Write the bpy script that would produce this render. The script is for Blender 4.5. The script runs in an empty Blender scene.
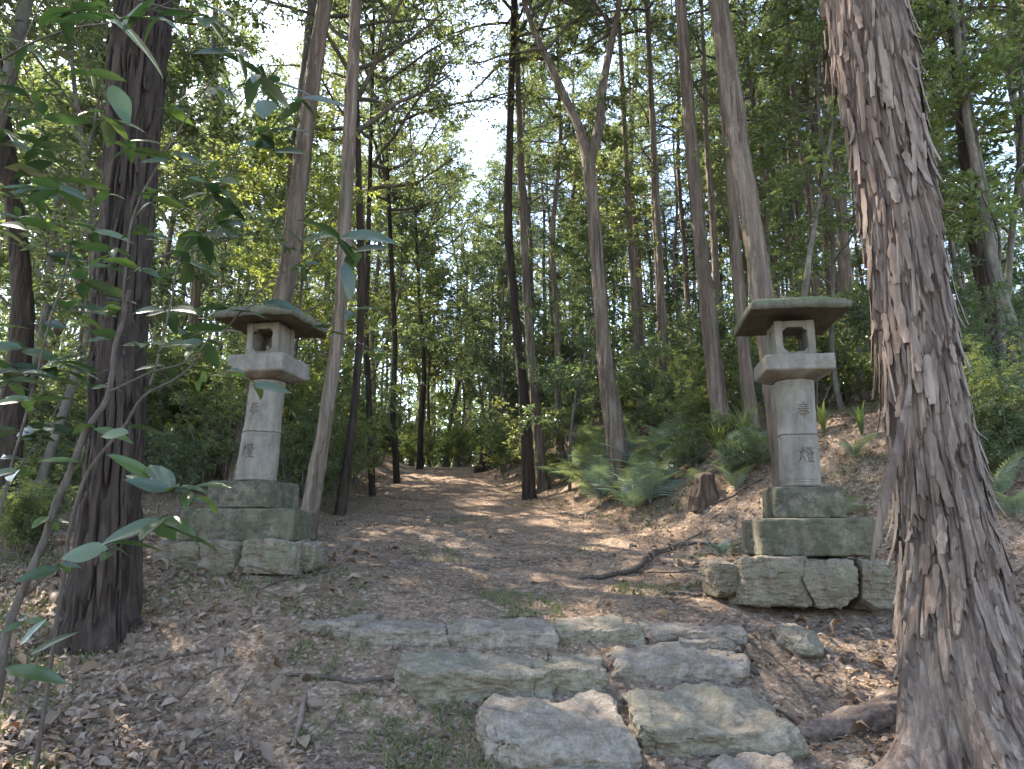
import bpy, math, random
import numpy as np
from mathutils import Vector, Matrix

R = math.radians
C = bpy.context.scene.collection
sc = bpy.context.scene
F_PX, CX, CY = 745.0, 512.0, 384.5
PITCH = R(11.5)
CAM = np.array([0.0, 0.0, 0.45])

# ------------------------------------------------------------------ camera
cd = bpy.data.cameras.new('camera')
cam = bpy.data.objects.new('camera', cd)
C.objects.link(cam)
cam.location = CAM
cam.rotation_euler = (R(90) + PITCH, 0, 0)
cd.sensor_width = 36.0
cd.lens = F_PX / 1024.0 * 36.0
cd.clip_start = 0.05
cd.clip_end = 2000
sc.camera = cam


def ray(px, py):
    a, b = (px - CX) / F_PX, (CY - py) / F_PX
    return np.array([a, math.cos(PITCH) - b * math.sin(PITCH), math.sin(PITCH) + b * math.cos(PITCH)])


def at(px, py, Y):                      # the point seen at a pixel, Y metres ahead
    d = ray(px, py)
    return CAM + d * (Y / d[1])


def onz(px, py, z):                     # the point seen at a pixel, on the height z
    d = ray(px, py)
    return CAM + d * ((z - CAM[2]) / d[2])


# ------------------------------------------------------------------ noise
def _h(ix, iy, iz, seed):
    ix, iy, iz = ix & 0xffffff, iy & 0xffffff, iz & 0xffffff
    h = (ix.astype(np.uint32) * np.uint32(374761393) + iy.astype(np.uint32) * np.uint32(668265263)
         + iz.astype(np.uint32) * np.uint32(2147483647 - 5) + np.uint32((seed * 974711 + 12345) & 0xffffffff))
    h = (h ^ (h >> np.uint32(13))) * np.uint32(1274126177)
    h = (h ^ (h >> np.uint32(16))) * np.uint32(2246822519)
    h = h ^ (h >> np.uint32(15))
    return (h & np.uint32(0xffffff)).astype(np.float64) / 16777215.0


def vn(P, seed=0):                      # value noise, -1..1
    P = np.asarray(P, float)
    I = np.floor(P).astype(np.int64)
    f = P - I
    f = f * f * (3 - 2 * f)
    r = 0
    for dx in (0, 1):
        wx = f[:, 0] if dx else 1 - f[:, 0]
        for dy in (0, 1):
            wy = f[:, 1] if dy else 1 - f[:, 1]
            for dz in (0, 1):
                wz = f[:, 2] if dz else 1 - f[:, 2]
                r = r + wx * wy * wz * _h(I[:, 0] + dx, I[:, 1] + dy, I[:, 2] + dz, seed)
    return r * 2 - 1


def fbm(P, o=4, seed=0):
    r, a = 0, 1.0
    P = np.asarray(P, float)
    for k in range(o):
        r = r + a * vn(P * 2 ** k + 17.3 * k, seed + k)
        a *= .5
    return r


def sstep(a, b, x):
    t = np.clip((x - a) / (b - a), 0, 1)
    return t * t * (3 - 2 * t)


# ------------------------------------------------------------------ terrain
def x_right(y):
    return np.interp(y, [3, 5.5, 6.3, 7.2, 8.5, 12, 20, 24, 40], [3.7, 3.4, 2.75, 1.95, 1.25, .35, -.95, -1.5, -1.5])


def x_left(y):
    return np.interp(y, [3, 5, 7, 8, 12, 20, 24, 40], [-1.7, -2.0, -2.0, -2.0, -2.5, -3.0, -3.2, -3.2])


KY = np.array([-30, 0, 3.2, 3.75, 4.05, 4.3, 4.55, 4.75, 5.3, 24, 30, 60, 300])
KZ = np.array([-4.0, -1.20, -.70, -.55, -.50, -.34, -.27, -.17, -.01, 2.62, 2.95, 2.6, 1.5])


def gz(x, y, fine=True):
    x = np.atleast_1d(np.asarray(x, float)); y = np.atleast_1d(np.asarray(y, float))
    z = (np.interp(y, KY, KZ) + np.interp(y - .12, KY, KZ) + np.interp(y + .12, KY, KZ)) / 3
    d = x - x_right(y)
    amp = np.interp(y, [2, 6, 8, 24, 40], [.5, 1.0, 1.35, 1.3, .6])
    z = z + amp * sstep(0, 2.8, d) + .09 * np.clip(d - 2.4, 0, 30)
    d = x_left(y) - x
    amp = np.interp(y, [3, 6, 8, 14, 26, 40], [.10, .12, .42, .62, .6, .2])
    z = z + amp * sstep(0, 1.7, d) + .02 * np.clip(d - 1.5, 0, 30)
    P = np.stack([x, y, x * 0], 1)
    pth = sstep(-.3, .5, x - x_left(y)) * sstep(-.3, .5, x_right(y) - x) * sstep(5.6, 6.8, y)
    z = z + pth * .045 * vn(np.stack([x * .45 + 7, y * 1.5 + .35 * np.sin(x * 1.3), x * 0], 1), 31) + pth * .03 * np.clip(vn(np.stack([x * .7, y * 3.1, x * 0], 1), 33), -.3, 1)
    q = 1 - .75 * sstep(5.6, 4.6, y) * sstep(2.2, 1.2, np.abs(x - .3))
    z = z + .17 * np.exp(-((x + 2.3) / 1.3) ** 2 - ((y - 5.9) / .8) ** 2)
    z = z + q * (.05 * fbm(P * .8, 2, 3) + .022 * fbm(P * 2.6, 3, 5))
    if fine:
        z = z + .008 * fbm(P * 11, 3, 9) * np.clip(1.4 - y / 25, 0, 1)
    return z


def gz1(x, y):
    return float(gz(x, y, False)[0])


def ground_hit(px, py):
    d = ray(px, py); t = np.arange(2.0, 60, .01)
    Q = CAM + np.outer(t, d)
    below = np.nonzero(Q[:, 2] < gz(Q[:, 0], Q[:, 1], False))[0]
    return Q[below[0]] if len(below) else Q[-1]


# ------------------------------------------------------------------ mesh helpers
def mkmesh(name, V, faces, mat=None, smooth=True, uv=None):
    V = np.asarray(V, np.float32)
    if not isinstance(faces, list):
        faces = [faces]
    faces = [np.asarray(f, np.int32) for f in faces if len(f)]
    me = bpy.data.meshes.new(name)
    me.vertices.add(len(V))
    me.vertices.foreach_set('co', V.ravel())
    nl = sum(f.size for f in faces); nf = sum(len(f) for f in faces)
    me.loops.add(nl)
    me.polygons.add(nf)
    me.loops.foreach_set('vertex_index', np.concatenate([f.ravel() for f in faces]))
    tot = np.concatenate([np.full(len(f), f.shape[1], np.int32) for f in faces])
    st = np.concatenate([[0], np.cumsum(tot)[:-1]]).astype(np.int32)
    me.polygons.foreach_set('loop_start', st)
    me.polygons.foreach_set('loop_total', tot)
    me.polygons.foreach_set('use_smooth', np.full(nf, smooth))
    if uv is not None:
        l = me.uv_layers.new(name='UVMap')
        idx = np.concatenate([f.ravel() for f in faces])
        l.data.foreach_set('uv', np.asarray(uv, np.float32)[idx].ravel())
    me.update(calc_edges=True)
    if mat:
        me.materials.append(mat)
    return me


def link(name, me, parent=None, loc=None, rot=None, scale=None):
    o = bpy.data.objects.new(name, me)
    C.objects.link(o)
    if parent: o.parent = parent
    if loc is not None: o.location = [float(v) for v in loc]
    if rot is not None: o.rotation_euler = rot
    if scale is not None: o.scale = (scale,) * 3 if isinstance(scale, (int, float)) else scale
    return o


def tag(o, label=None, cat=None, group=None, kind=None):
    if label: o['label'] = label
    if cat: o['category'] = cat
    if group: o['group'] = group
    if kind: o['kind'] = kind
    return o


def thing(name, label, cat, loc=(0, 0, 0), rz=0, group=None):
    o = bpy.data.objects.new(name, None)
    C.objects.link(o)
    o.empty_display_size = .1
    o.location = [float(v) for v in loc]
    o.rotation_euler = (0, 0, rz)
    return tag(o, label, cat, group)


class Acc:                              # collects geometry of ONE mesh
    def __init__(s): s.V = []; s.F = {}; s.n = 0; s.U = []
    def add(s, V, F, uv=None):
        V = np.asarray(V, float); F = np.asarray(F)
        s.V.append(V); s.F.setdefault(F.shape[1], []).append(F + s.n); s.n += len(V)
        s.U.append(np.zeros((len(V), 2)) if uv is None else uv)
    def mesh(s, name, mat, smooth=True):
        return mkmesh(name, np.concatenate(s.V), [np.concatenate(f) for f in s.F.values()], mat, smooth, np.concatenate(s.U))


def grid_faces(nu, nv, wrap=False):
    n = nu if wrap else nu - 1
    i = np.arange(n); j = np.arange(nv - 1)
    J, I = np.meshgrid(j, i, indexing='ij')
    a = (J * nu + I).ravel(); b = (J * nu + (I + 1) % nu).ravel()
    return np.stack([a, b, b + nu, a + nu], 1)


def catmull(P, n):
    P = np.asarray(P, float)
    Q = np.vstack([2 * P[0] - P[1], P, 2 * P[-1] - P[-2]])
    t = np.linspace(0, len(P) - 1 - 1e-9, n)
    i = t.astype(int); f = (t - i)[:, None]
    a, b, c, d = Q[i], Q[i + 1], Q[i + 2], Q[i + 3]
    return .5 * (2 * b + (c - a) * f + (2 * a - 5 * b + 4 * c - d) * f ** 2 + (3 * b - a - 3 * c + d) * f ** 3)


def frames(P):
    T = np.gradient(P, axis=0); T /= np.linalg.norm(T, axis=1)[:, None] + 1e-12
    ref = np.array([1.0, 0, 0]) if abs(T[0][0]) < .8 else np.array([0, 1.0, 0])
    A = ref[None] - T * (T @ ref)[:, None]; A /= np.linalg.norm(A, axis=1)[:, None] + 1e-12
    return T, A, np.cross(T, A)


def tube(P, r, sides=6, caps=False, squash=None):
    P = np.asarray(P, float); n = len(P)
    r = np.broadcast_to(np.asarray(r, float), (n,))
    T, A, B = frames(P)
    th = np.arange(sides) * 2 * math.pi / sides
    c, s = np.cos(th), np.sin(th)
    if squash: s = s * squash
    V = P[:, None] + r[:, None, None] * (c[None, :, None] * A[:, None] + s[None, :, None] * B[:, None])
    return V.reshape(-1, 3), grid_faces(sides, n, True)


# ------------------------------------------------------------------ materials
class NT:
    def __init__(s, name):
        s.m = bpy.data.materials.new(name); s.m.use_nodes = True
        s.t = s.m.node_tree; s.t.nodes.clear()
        s.out = s.t.nodes.new('ShaderNodeOutputMaterial')
    def n(s, kind, ins=None, **props):
        o = s.t.nodes.new('ShaderNode' + kind)
        for k, v in props.items(): setattr(o, k, v)
        for k, v in (ins or {}).items():
            if isinstance(v, bpy.types.NodeSocket): s.t.links.new(v, o.inputs[k])
            else: o.inputs[k].default_value = v
        return o
    def ramp(s, fac, stops):
        o = s.t.nodes.new('ShaderNodeValToRGB')
        e = o.color_ramp.elements
        while len(e) < len(stops): e.new(.5)
        for k, (p, c) in enumerate(stops):
            e[k].position = p
            e[k].color = (c[0], c[1], c[2], 1) if hasattr(c, '__len__') else (c, c, c, 1)
        s.t.links.new(fac, o.inputs[0])
        return o.outputs[0]
    def mix(s, f, a, b, mode='MIX'):
        o = s.t.nodes.new('ShaderNodeMix'); o.data_type = 'RGBA'; o.blend_type = mode
        for k, v in ((0, f), (6, a), (7, b)):
            if isinstance(v, bpy.types.NodeSocket): s.t.links.new(v, o.inputs[k])
            elif k and len(v) == 3: o.inputs[k].default_value = (*v, 1)
            else: o.inputs[k].default_value = v
        return o.outputs[2]
    def coord(s, scale=(1, 1, 1), obj=True):
        tc = s.n('TexCoord').outputs['Object' if obj else 'UV']
        return s.n('Mapping', {0: tc, 3: scale}).outputs[0]
    def noise(s, vec, scale, detail=4, rough=.55, dist=0):
        return s.n('TexNoise', {'Vector': vec, 'Scale': scale, 'Detail': detail, 'Roughness': rough, 'Distortion': dist}).outputs[0]
    def done(s, shader): s.t.links.new(shader, s.out.inputs[0]); return s.m
    def math(s, op, a, b=0.0):
        o = s.t.nodes.new('ShaderNodeMath'); o.operation = op
        for k, v in ((0, a), (1, b)):
            if isinstance(v, bpy.types.NodeSocket): s.t.links.new(v, o.inputs[k])
            else: o.inputs[k].default_value = v
        return o.outputs[0]


def leaf_mat(name, cols, rough=.4, trans=.4, tcol=(1.3, 1.5, .6), spec=.5):
    t = NT(name)
    rnd = t.n('NewGeometry').outputs['Random Per Island']
    col = t.ramp(rnd, [(i / max(1, len(cols) - 1), c) for i, c in enumerate(cols)])
    orr = t.n('ObjectInfo').outputs['Random']
    col = t.mix(1.0, col, t.ramp(orr, [(0, (.72, .78, .86)), (.5, (1, .98, 1)), (1, (1.2, 1.08, .85))]), 'MULTIPLY')
    b = t.n('BsdfPrincipled', {'Base Color': col, 'Roughness': rough, 'Specular IOR Level': spec})
    tc = t.mix(1.0, col, tcol, 'MULTIPLY')
    tr = t.n('BsdfTranslucent', {'Color': tc})
    return t.done(t.n('MixShader', {0: trans, 1: b.outputs[0], 2: tr.outputs[0]}).outputs[0])


def bark_mat(name, dark, mid, light, zs=.14, scale=18, bump=.6, moss=None, dist=.02, plates=0.0, island=0.0):
    t = NT(name)
    n1 = t.noise(t.coord((1, 1, zs)), scale, 7, .7, .3)
    n2 = t.noise(t.coord((1, 1, .35)), 3.0, 4, .6)
    tone = n1
    if plates:
        warp = t.n('Mapping', {0: t.n('TexCoord').outputs['Object'], 3: (1, 1, .035)}).outputs[0]
        wn = t.n('TexNoise', {'Vector': t.coord((1, 1, .4)), 'Scale': 6.0, 'Detail': 2}).outputs['Color']
        vv = t.n('VectorMath', {0: warp, 1: t.n('VectorMath', {0: wn, 3: .06}, operation='SCALE').outputs[0]}, operation='ADD').outputs[0]
        vo = t.n('TexVoronoi', {'Vector': vv, 'Scale': plates})
        tone = t.math('ADD', t.math('MULTIPLY', n1, .80), t.math('MULTIPLY', t.n('SeparateXYZ', {0: vo.outputs['Color']}).outputs[0], .20))
    if island:
        tone = t.math('ADD', t.math('MULTIPLY', tone, 1 - island), t.math('MULTIPLY', t.n('NewGeometry').outputs['Random Per Island'], island))
    col = t.ramp(tone, [(.28, dark), (.5, mid), (.72, light)])
    col = t.mix(t.ramp(n2, [(.35, 0), (.65, .5)]), col, t.mix(1.0, col, (1.35, 1.22, 1.15), 'MULTIPLY'))
    if moss:
        m = t.noise(t.coord(), 2.2, 5, .7)
        col = t.mix(t.ramp(m, [(.5, 0), (.68, .6)]), col, moss)
    fine = t.noise(t.coord((1, 1, .25)), 80, 4, .7)
    h = t.math('ADD', n1, t.math('MULTIPLY', fine, .35))
    if plates: h = t.math('ADD', h, t.math('MULTIPLY', vo.outputs['Distance'], -.8))
    bp = t.n('Bump', {'Strength': bump, 'Distance': dist, 'Height': h})
    b = t.n('BsdfPrincipled', {'Base Color': col, 'Roughness': .85, 'Specular IOR Level': .25, 'Normal': bp.outputs[0]})
    return t.done(b.outputs[0])


def stone_mat(name, a, b_, c, moss=(.09, .105, .05), mossf=(.5, .7), bump=.5, mossmax=.8, grain=90, rough=.9, up=False, dark=(.05, .05, .04), darkf=(.62, .72), gf=.45):
    t = NT(name)
    v = t.coord()
    n1 = t.noise(v, 5, 6, .7)
    col = t.ramp(n1, [(.3, a), (.5, b_), (.7, c)])
    g = t.noise(v, grain, 3, .7)
    col = t.mix(gf, col, t.ramp(g, [(.35, .45), (.5, .95), (.65, 1.5)]), 'MULTIPLY')
    st = t.noise(t.coord((1, 1, .18)), 14, 5, .7)
    col = t.mix(t.ramp(st, [(.42, .6), (.6, 0)]), col, t.mix(1.0, col, (.6, .56, .5), 'MULTIPLY'))
    n3 = t.noise(v, 9, 6, .75)
    col = t.mix(t.ramp(n3, [(darkf[0], 0), (darkf[1], .75)]), col, dark)
    m = t.noise(v, 3.2, 6, .72, .4)
    mf = t.ramp(m, [(mossf[0], 0), (mossf[1], mossmax)])
    if up:
        nz = t.n('SeparateXYZ', {0: t.n('NewGeometry').outputs['Normal']}).outputs[2]
        mf = t.mix(1.0, mf, t.ramp(nz, [(.0, .25), (.6, 1.0)]), 'MULTIPLY')
    col = t.mix(mf, col, moss)
    h = t.math('ADD', n1, t.math('MULTIPLY', g, .35))
    bp = t.n('Bump', {'Strength': bump, 'Distance': .015, 'Height': h})
    b = t.n('BsdfPrincipled', {'Base Color': col, 'Roughness': rough, 'Specular IOR Level': .3, 'Normal': bp.outputs[0]})
    return t.done(b.outputs[0])


M = {}
M['leaf_a'] = leaf_mat('broad_leaf_green', [(.055, .075, .044), (.085, .108, .058), (.115, .138, .068), (.06, .085, .06), (.15, .172, .075)], .36, .52, (2.1, 2.2, 1.25))
M['leaf_b'] = leaf_mat('cypress_green', [(.05, .075, .048), (.072, .098, .055), (.10, .125, .062)], .42, .45, (2.1, 2.2, 1.1))
M['leaf_c'] = leaf_mat('glossy_leaf_green', [(.055, .088, .058), (.07, .105, .064), (.09, .125, .074), (.13, .165, .07)], .25, .42, (2.2, 2.3, 1.1))
M['leaf_y'] = leaf_mat('yellow_green_leaf', [(.12, .155, .058), (.16, .19, .07), (.10, .135, .055)], (.45), .5, (2.0, 2.1, 1.2))
M['leaf_big'] = leaf_mat('large_glossy_leaf', [(.022, .040, .022), (.034, .058, .028), (.06, .092, .036)], .3, .35, (1.6, 1.9, .8), .6)
M['fern'] = leaf_mat('fern_green', [(.15, .20, .16), (.20, .25, .2), (.25, .29, .21)], .35, .3)
M['grass'] = leaf_mat('grass_blade_green', [(.1, .14, .05), (.15, .18, .07), (.2, .2, .1)], .5, .35)
M['moss_tuft'] = leaf_mat('moss_green', [(.07, .09, .035), (.1, .12, .05), (.13, .135, .065)], .7, .2)
M['litter'] = leaf_mat('dead_leaf_brown', [(.085, .052, .03), (.16, .105, .065), (.12, .08, .052), (.25, .19, .13), (.055, .037, .025), (.20, .12, .06), (.21, .165, .125), (.13, .09, .064)], .65, .12, (1.2, 1, .8), .35)
M['needle'] = leaf_mat('needle_debris', [(.16, .105, .07), (.24, .165, .11), (.30, .225, .16), (.11, .075, .05)], .8, .05, (1, 1, 1), .2)
M['twig'] = bark_mat('twig_bark', (.03, .024, .02), (.06, .048, .038), (.11, .09, .075), .3, 40, .3)
M['bark_big'] = bark_mat('shaggy_cypress_bark', (.034, .023, .017), (.095, .070, .055), (.18, .147, .118), .07, 26, .6, dist=.008, plates=30)
M['bark_root'] = bark_mat('root_bark', (.04, .028, .022), (.10, .076, .06), (.18, .145, .12), 1.0, 30, .8, dist=.012)
M['bark_dark'] = bark_mat('dark_ridged_bark', (.010, .007, .005), (.026, .018, .013), (.052, .038, .028), .12, 22, .7, dist=.015, plates=30)
M['bark_cyp'] = bark_mat('cypress_bark', (.04, .03, .023), (.105, .080, .062), (.20, .168, .135), .08, 14, .8, (.10, .10, .06), .02, 24)
M['bark_grey'] = bark_mat('grey_bark', (.045, .04, .033), (.09, .082, .068), (.17, .158, .13), .4, 10, .5, (.09, .105, .06), .015)
M['bark_flake'] = bark_mat('peeled_bark_strip', (.05, .034, .026), (.12, .09, .07), (.21, .172, .138), .06, 30, .5, dist=.004, island=.2)
M['stump'] = bark_mat('rotten_stump_wood', (.025, .018, .013), (.065, .044, .031), (.12, .085, .06), .15, 20, .8)
M['lantern'] = stone_mat('weathered_lantern_stone', (.135, .122, .10), (.182, .166, .138), (.235, .216, .18), moss=(.13, .125, .08), mossf=(.5, .8), mossmax=.5, bump=.3, gf=.16, dark=(.085, .078, .06), darkf=(.58, .75))
M['lantern_green'] = stone_mat('mossy_plinth_stone', (.085, .078, .056), (.125, .115, .083), (.17, .157, .118), moss=(.07, .072, .036), mossf=(.42, .7), bump=.6, mossmax=.6, dark=(.028, .028, .02), darkf=(.44, .58))
M['roof'] = stone_mat('mossy_roof_stone', (.08, .074, .058), (.12, .11, .088), (.17, .158, .126), moss=(.07, .09, .036), mossf=(.36, .6), mossmax=.85, bump=.8, up=True, dark=(.06, .055, .04))
M['stone'] = stone_mat('step_stone', (.115, .093, .072), (.175, .147, .116), (.26, .225, .183), moss=(.10, .105, .05), mossf=(.56, .76), mossmax=.5, bump=1.0, grain=70, dark=(.075, .062, .048), darkf=(.58, .75))
M['stone_moss'] = stone_mat('mossy_step_stone', (.115, .098, .072), (.168, .145, .108), (.24, .212, .165), moss=(.085, .09, .042), mossf=(.48, .7), mossmax=.5, bump=1.0, grain=70, dark=(.07, .058, .042), darkf=(.58, .75))
M['found'] = stone_mat('foundation_stone', (.11, .09, .066), (.16, .134, .10), (.22, .19, .145), moss=(.095, .095, .05), mossf=(.48, .68), bump=.8, dark=(.07, .065, .05), darkf=(.56, .7))


def ground_material():
    t = NT('forest_soil')
    v = t.coord()
    n1 = t.noise(v, 1.1, 6, .65)
    n2 = t.noise(v, 26, 5, .75)
    col = t.ramp(n2, [(.3, (.07, .047, .03)), (.46, (.17, .118, .08)), (.58, (.26, .187, .13)), (.72, (.38, .295, .215))])
    col = t.mix(t.ramp(n1, [(.38, 0), (.62, .7)]), col, t.mix(1.0, col, (.66, .62, .58), 'MULTIPLY'))
    sp = t.n('TexVoronoi', {'Vector': v, 'Scale': 55}).outputs['Color']
    spk = t.n('SeparateXYZ', {0: sp}).outputs[0]
    col = t.mix(t.ramp(spk, [(.86, 0), (.9, .6)]), col, (.36, .3, .25))
    ms = t.noise(v, 1.7, 6, .75)
    col = t.mix(t.ramp(ms, [(.61, 0), (.7, .6)]), col, (.10, .115, .05))
    h = t.math('ADD', n2, t.math('MULTIPLY', spk, .4))
    bp = t.n('Bump', {'Strength': .8, 'Distance': .02, 'Height': h})
    b = t.n('BsdfPrincipled', {'Base Color': col, 'Roughness': .95, 'Specular IOR Level': .15, 'Normal': bp.outputs[0]})
    return t.done(b.outputs[0])


M['ground'] = ground_material()

# ------------------------------------------------------------------ ground sheet
def spaced(a, b, fine, g, far):
    """fine spacing from a to b, growing by g out to +-far"""
    c = list(np.arange(a, b, fine)); s = fine
    while c[-1] < far[1]: s *= g; c.append(c[-1] + s)
    l = [a]; s = fine
    while l[-1] > far[0]: s *= g; l.append(l[-1] - s)
    return np.array(l[::-1][:-1] + c)


gx = spaced(-4.5, 4.5, .018, 1.045, (-160, 160))
gy = spaced(2.6, 9.0, .018, 1.022, (-60, 300))
GX, GY = np.meshgrid(gx, gy)
V = np.stack([GX.ravel(), GY.ravel(), gz(GX.ravel(), GY.ravel())], 1)
o = link('ground', mkmesh('ground', V, grid_faces(len(gx), len(gy)), M['ground']))
tag(o, kind='structure')


# ------------------------------------------------------------------ rocks
def cube_sphere(n):
    """a closed quad grid over a cube of half-size 1"""
    A = Acc(); u = np.linspace(-1, 1, n); U, W = np.meshgrid(u, u)
    U, W = U.ravel(), W.ravel(); O = np.ones_like(U)
    for ax in range(3):
        for s in (-1, 1):
            V = np.zeros((n * n, 3)); V[:, ax] = s * O; V[:, (ax + 1) % 3] = U; V[:, (ax + 2) % 3] = W
            F = grid_faces(n, n)
            if s < 0: F = F[:, ::-1]
            A.add(V, F)
    V = np.concatenate(A.V); F = np.concatenate(A.F[4])
    key = np.round(V * 1e5).astype(np.int64)
    _, first, inv = np.unique(key, axis=0, return_index=True, return_inverse=True)
    return V[first], inv.ravel()[F]


CS = {n: cube_sphere(n) for n in (22, 44, 90)}


def rock_shape(size, seed, n=44, p=14.0, cuts=7, rough=.03, chip=.02, warp=.14):
    """a squarish stone: bent corners, a few broken faces and a rough skin; size = full extents"""
    rng = np.random.RandomState(seed)
    V, F = CS[n]; V = V.copy()
    V /= (np.abs(V) ** p).sum(1)[:, None] ** (1 / p)
    off = rng.uniform(-warp, warp, (2, 2, 2, 3)); W = 0
    T = (V + 1) / 2
    for i in (0, 1):
        for j in (0, 1):
            for k in (0, 1):
                w = (T[:, 0] if i else 1 - T[:, 0]) * (T[:, 1] if j else 1 - T[:, 1]) * (T[:, 2] if k else 1 - T[:, 2])
                W = W + w[:, None] * off[i, j, k]
    V = (V + W) * np.array(size) / 2
    s = min(size)
    for k in range(cuts):
        d = rng.normal(size=3) * np.array([1, 1, .8]) / np.array(size) ** .5; d /= np.linalg.norm(d)
        pr = V @ d; ext = pr.max(); lim = ext - rng.uniform(.02, .22) * s
        V -= np.clip(pr - lim, 0, None)[:, None] * d
    N = V / (np.linalg.norm(V, axis=1)[:, None] + 1e-9)
    N2 = np.sign(V) * (np.abs(V / (np.array(size) / 2)) > .8); N = N * .5 + N2 * .5
    V += N * (rough * s * 1.8 * fbm(V / s * 1.3 + seed, 3, seed))[:, None]
    q = fbm(V / s * 5 + seed, 4, seed + 7)
    V += N * (chip * s * (q - .9 * np.clip(q - .35, 0, 1)))[:, None]
    e = fbm(V * np.array([18, 18, 60.0]) + seed, 3, seed + 9)
    V += N * (.006 * e)[:, None]
    return V, F


def rock(name, size, loc, rz, mat, seed, tiltx=0, tilty=0, parent=None, **kw):
    V, F = rock_shape(size, seed, **kw)
    o = link(name, mkmesh(name, V, F, mat), parent, loc, (tiltx, tilty, rz))
    return o


def step_stone(px0, px1, pyb, pyf, zb, zf, h, rz, mat, seed, label, group='stones of the rough steps', **kw):
    a, b = onz((px0 + px1) / 2, pyf, zf), onz((px0 + px1) / 2, pyb, zb)
    x0, x1 = onz(px0, pyf, zf)[0], onz(px1, pyf, zf)[0]
    dy = b[1] - a[1]
    L = math.hypot(dy, zb - zf)
    tilt = math.atan2(zb - zf, dy)
    kw.setdefault('cuts', 9); kw.setdefault('rough', .07); kw.setdefault('p', 16.0); kw.setdefault('chip', .06); kw.setdefault('n', 90)
    V, F = rock_shape(((x1 - x0) * (.985 if h > .2 else .93), L * 1.1, h), seed, **kw)
    V[:, 2] -= h / 2
    V[:, 1] += L / 2
    o = link('step_stone', mkmesh('step_stone', V, F, mat), None, ((x0 + x1) / 2, a[1], zf + .01), (tilt, 0, rz))
    return tag(o, label, 'step stone', group)


step_stone(478, 636, 694, 738, -.35, -.44, .34, R(6), M['stone'], 11, 'pale grey step stone, left of the two large ones in the lowest full row')
step_stone(636, 802, 690, 730, -.34, -.43, .34, R(-3), M['stone_moss'], 12, 'broad step stone with a green mossy right end in the lowest full row')
step_stone(400, 554, 652, 672, -.21, -.255, .32, R(2), M['stone_moss'], 23, 'long buff step stone with sloping left end, leftmost of the middle row')
step_stone(550, 606, 656, 672, -.23, -.265, .22, R(-4), M['stone_moss'], 14, 'small dark step stone wedged in the middle of the second row', cuts=6)
step_stone(614, 750, 646, 666, -.19, -.25, .30, R(-2), M['stone'], 35, 'thick grey step stone at the right end of the middle row')
step_stone(294, 368, 613, 623, -.05, -.075, .13, R(-8), M['stone'], 16, 'leftmost flat stone edging the top step, half buried', cuts=6)
step_stone(352, 447, 622, 631, -.085, -.11, .14, R(-3), M['stone'], 17, 'flat stone second from the left along the top step', cuts=6)
step_stone(448, 562, 622, 632, -.085, -.115, .15, R(2), M['stone'], 18, 'flat grey stone at the middle of the top step')
step_stone(552, 648, 619, 630, -.08, -.11, .15, R(-1), M['stone_moss'], 19, 'brownish flat stone right of the middle of the top step')
step_stone(642, 752, 622, 632, -.10, -.12, .14, R(-3), M['stone'], 20, 'low pale slab at the right end of the top step')
step_stone(680, 738, 636, 643, -.15, -.17, .10, R(4), M['stone'], 21, 'small flat stone lying just above the thick grey stone', cuts=6)
step_stone(715, 806, 756, 775, -.52, -.55, .15, R(3), M['stone'], 22, 'pale stone cut off by the bottom edge right of centre')
step_stone(545, 640, 756, 780, -.53, -.57, .14, R(-5), M['stone_moss'], 24, 'low brown stone cut off by the bottom edge under the lowest row')
step_stone(794, 832, 622, 638, -.08, -.13, .14, R(10), M['stone_moss'], 25, 'rounded mossy stone lying apart, right of the top step', 'loose stones on the ground', p=3)
step_stone(858, 900, 756, 770, -.55, -.57, .1, R(15), M['stone'], 26, 'small pale stone at the foot of the big cypress', 'loose stones on the ground', p=3)

# ------------------------------------------------------------------ lanterns
def zat(py, Y):
    return at(512, py, Y)[2]


def block(name, sx, sy, z0, z1, mat, seed, parent, rz=0, top=1.0, bot=1.0, off=(0, 0), n=44, chip=.008):
    """a dressed stone block with worn edges; top/bot scale the plan at each end"""
    V, F = CS[n]; V = V.copy(); h = z1 - z0
    p = 22.0
    V /= (np.abs(V) ** p).sum(1)[:, None] ** (1 / p)
    t = (V[:, 2] + 1) / 2
    s = bot + (top - bot) * t
    V = V * np.array([sx / 2, sy / 2, h / 2])
    V[:, 0] *= s; V[:, 1] *= s
    N = np.sign(V) * (np.abs(V / np.array([sx / 2, sy / 2, h / 2])) > .9)
    V += N * (chip * .3 * fbm(V * 5 + seed, 3, seed))[:, None]
    V -= N * (chip * np.clip(fbm(V * 22 + seed, 3, seed + 3) - .35, 0, 1) * 1.5)[:, None]
    V[:, 2] += (z0 + z1) / 2
    return link(name, mkmesh(name, V, F, mat), parent, (off[0], off[1], 0), (0, 0, rz))


def seg_dist(px, py, a, b):
    ax, ay = a; bx, by = b
    t = np.clip(((px - ax) * (bx - ax) + (py - ay) * (by - ay)) / ((bx - ax) ** 2 + (by - ay) ** 2 + 1e-9), 0, 1)
    return np.hypot(px - ax - t * (bx - ax), py - ay - t * (by - ay))


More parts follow.
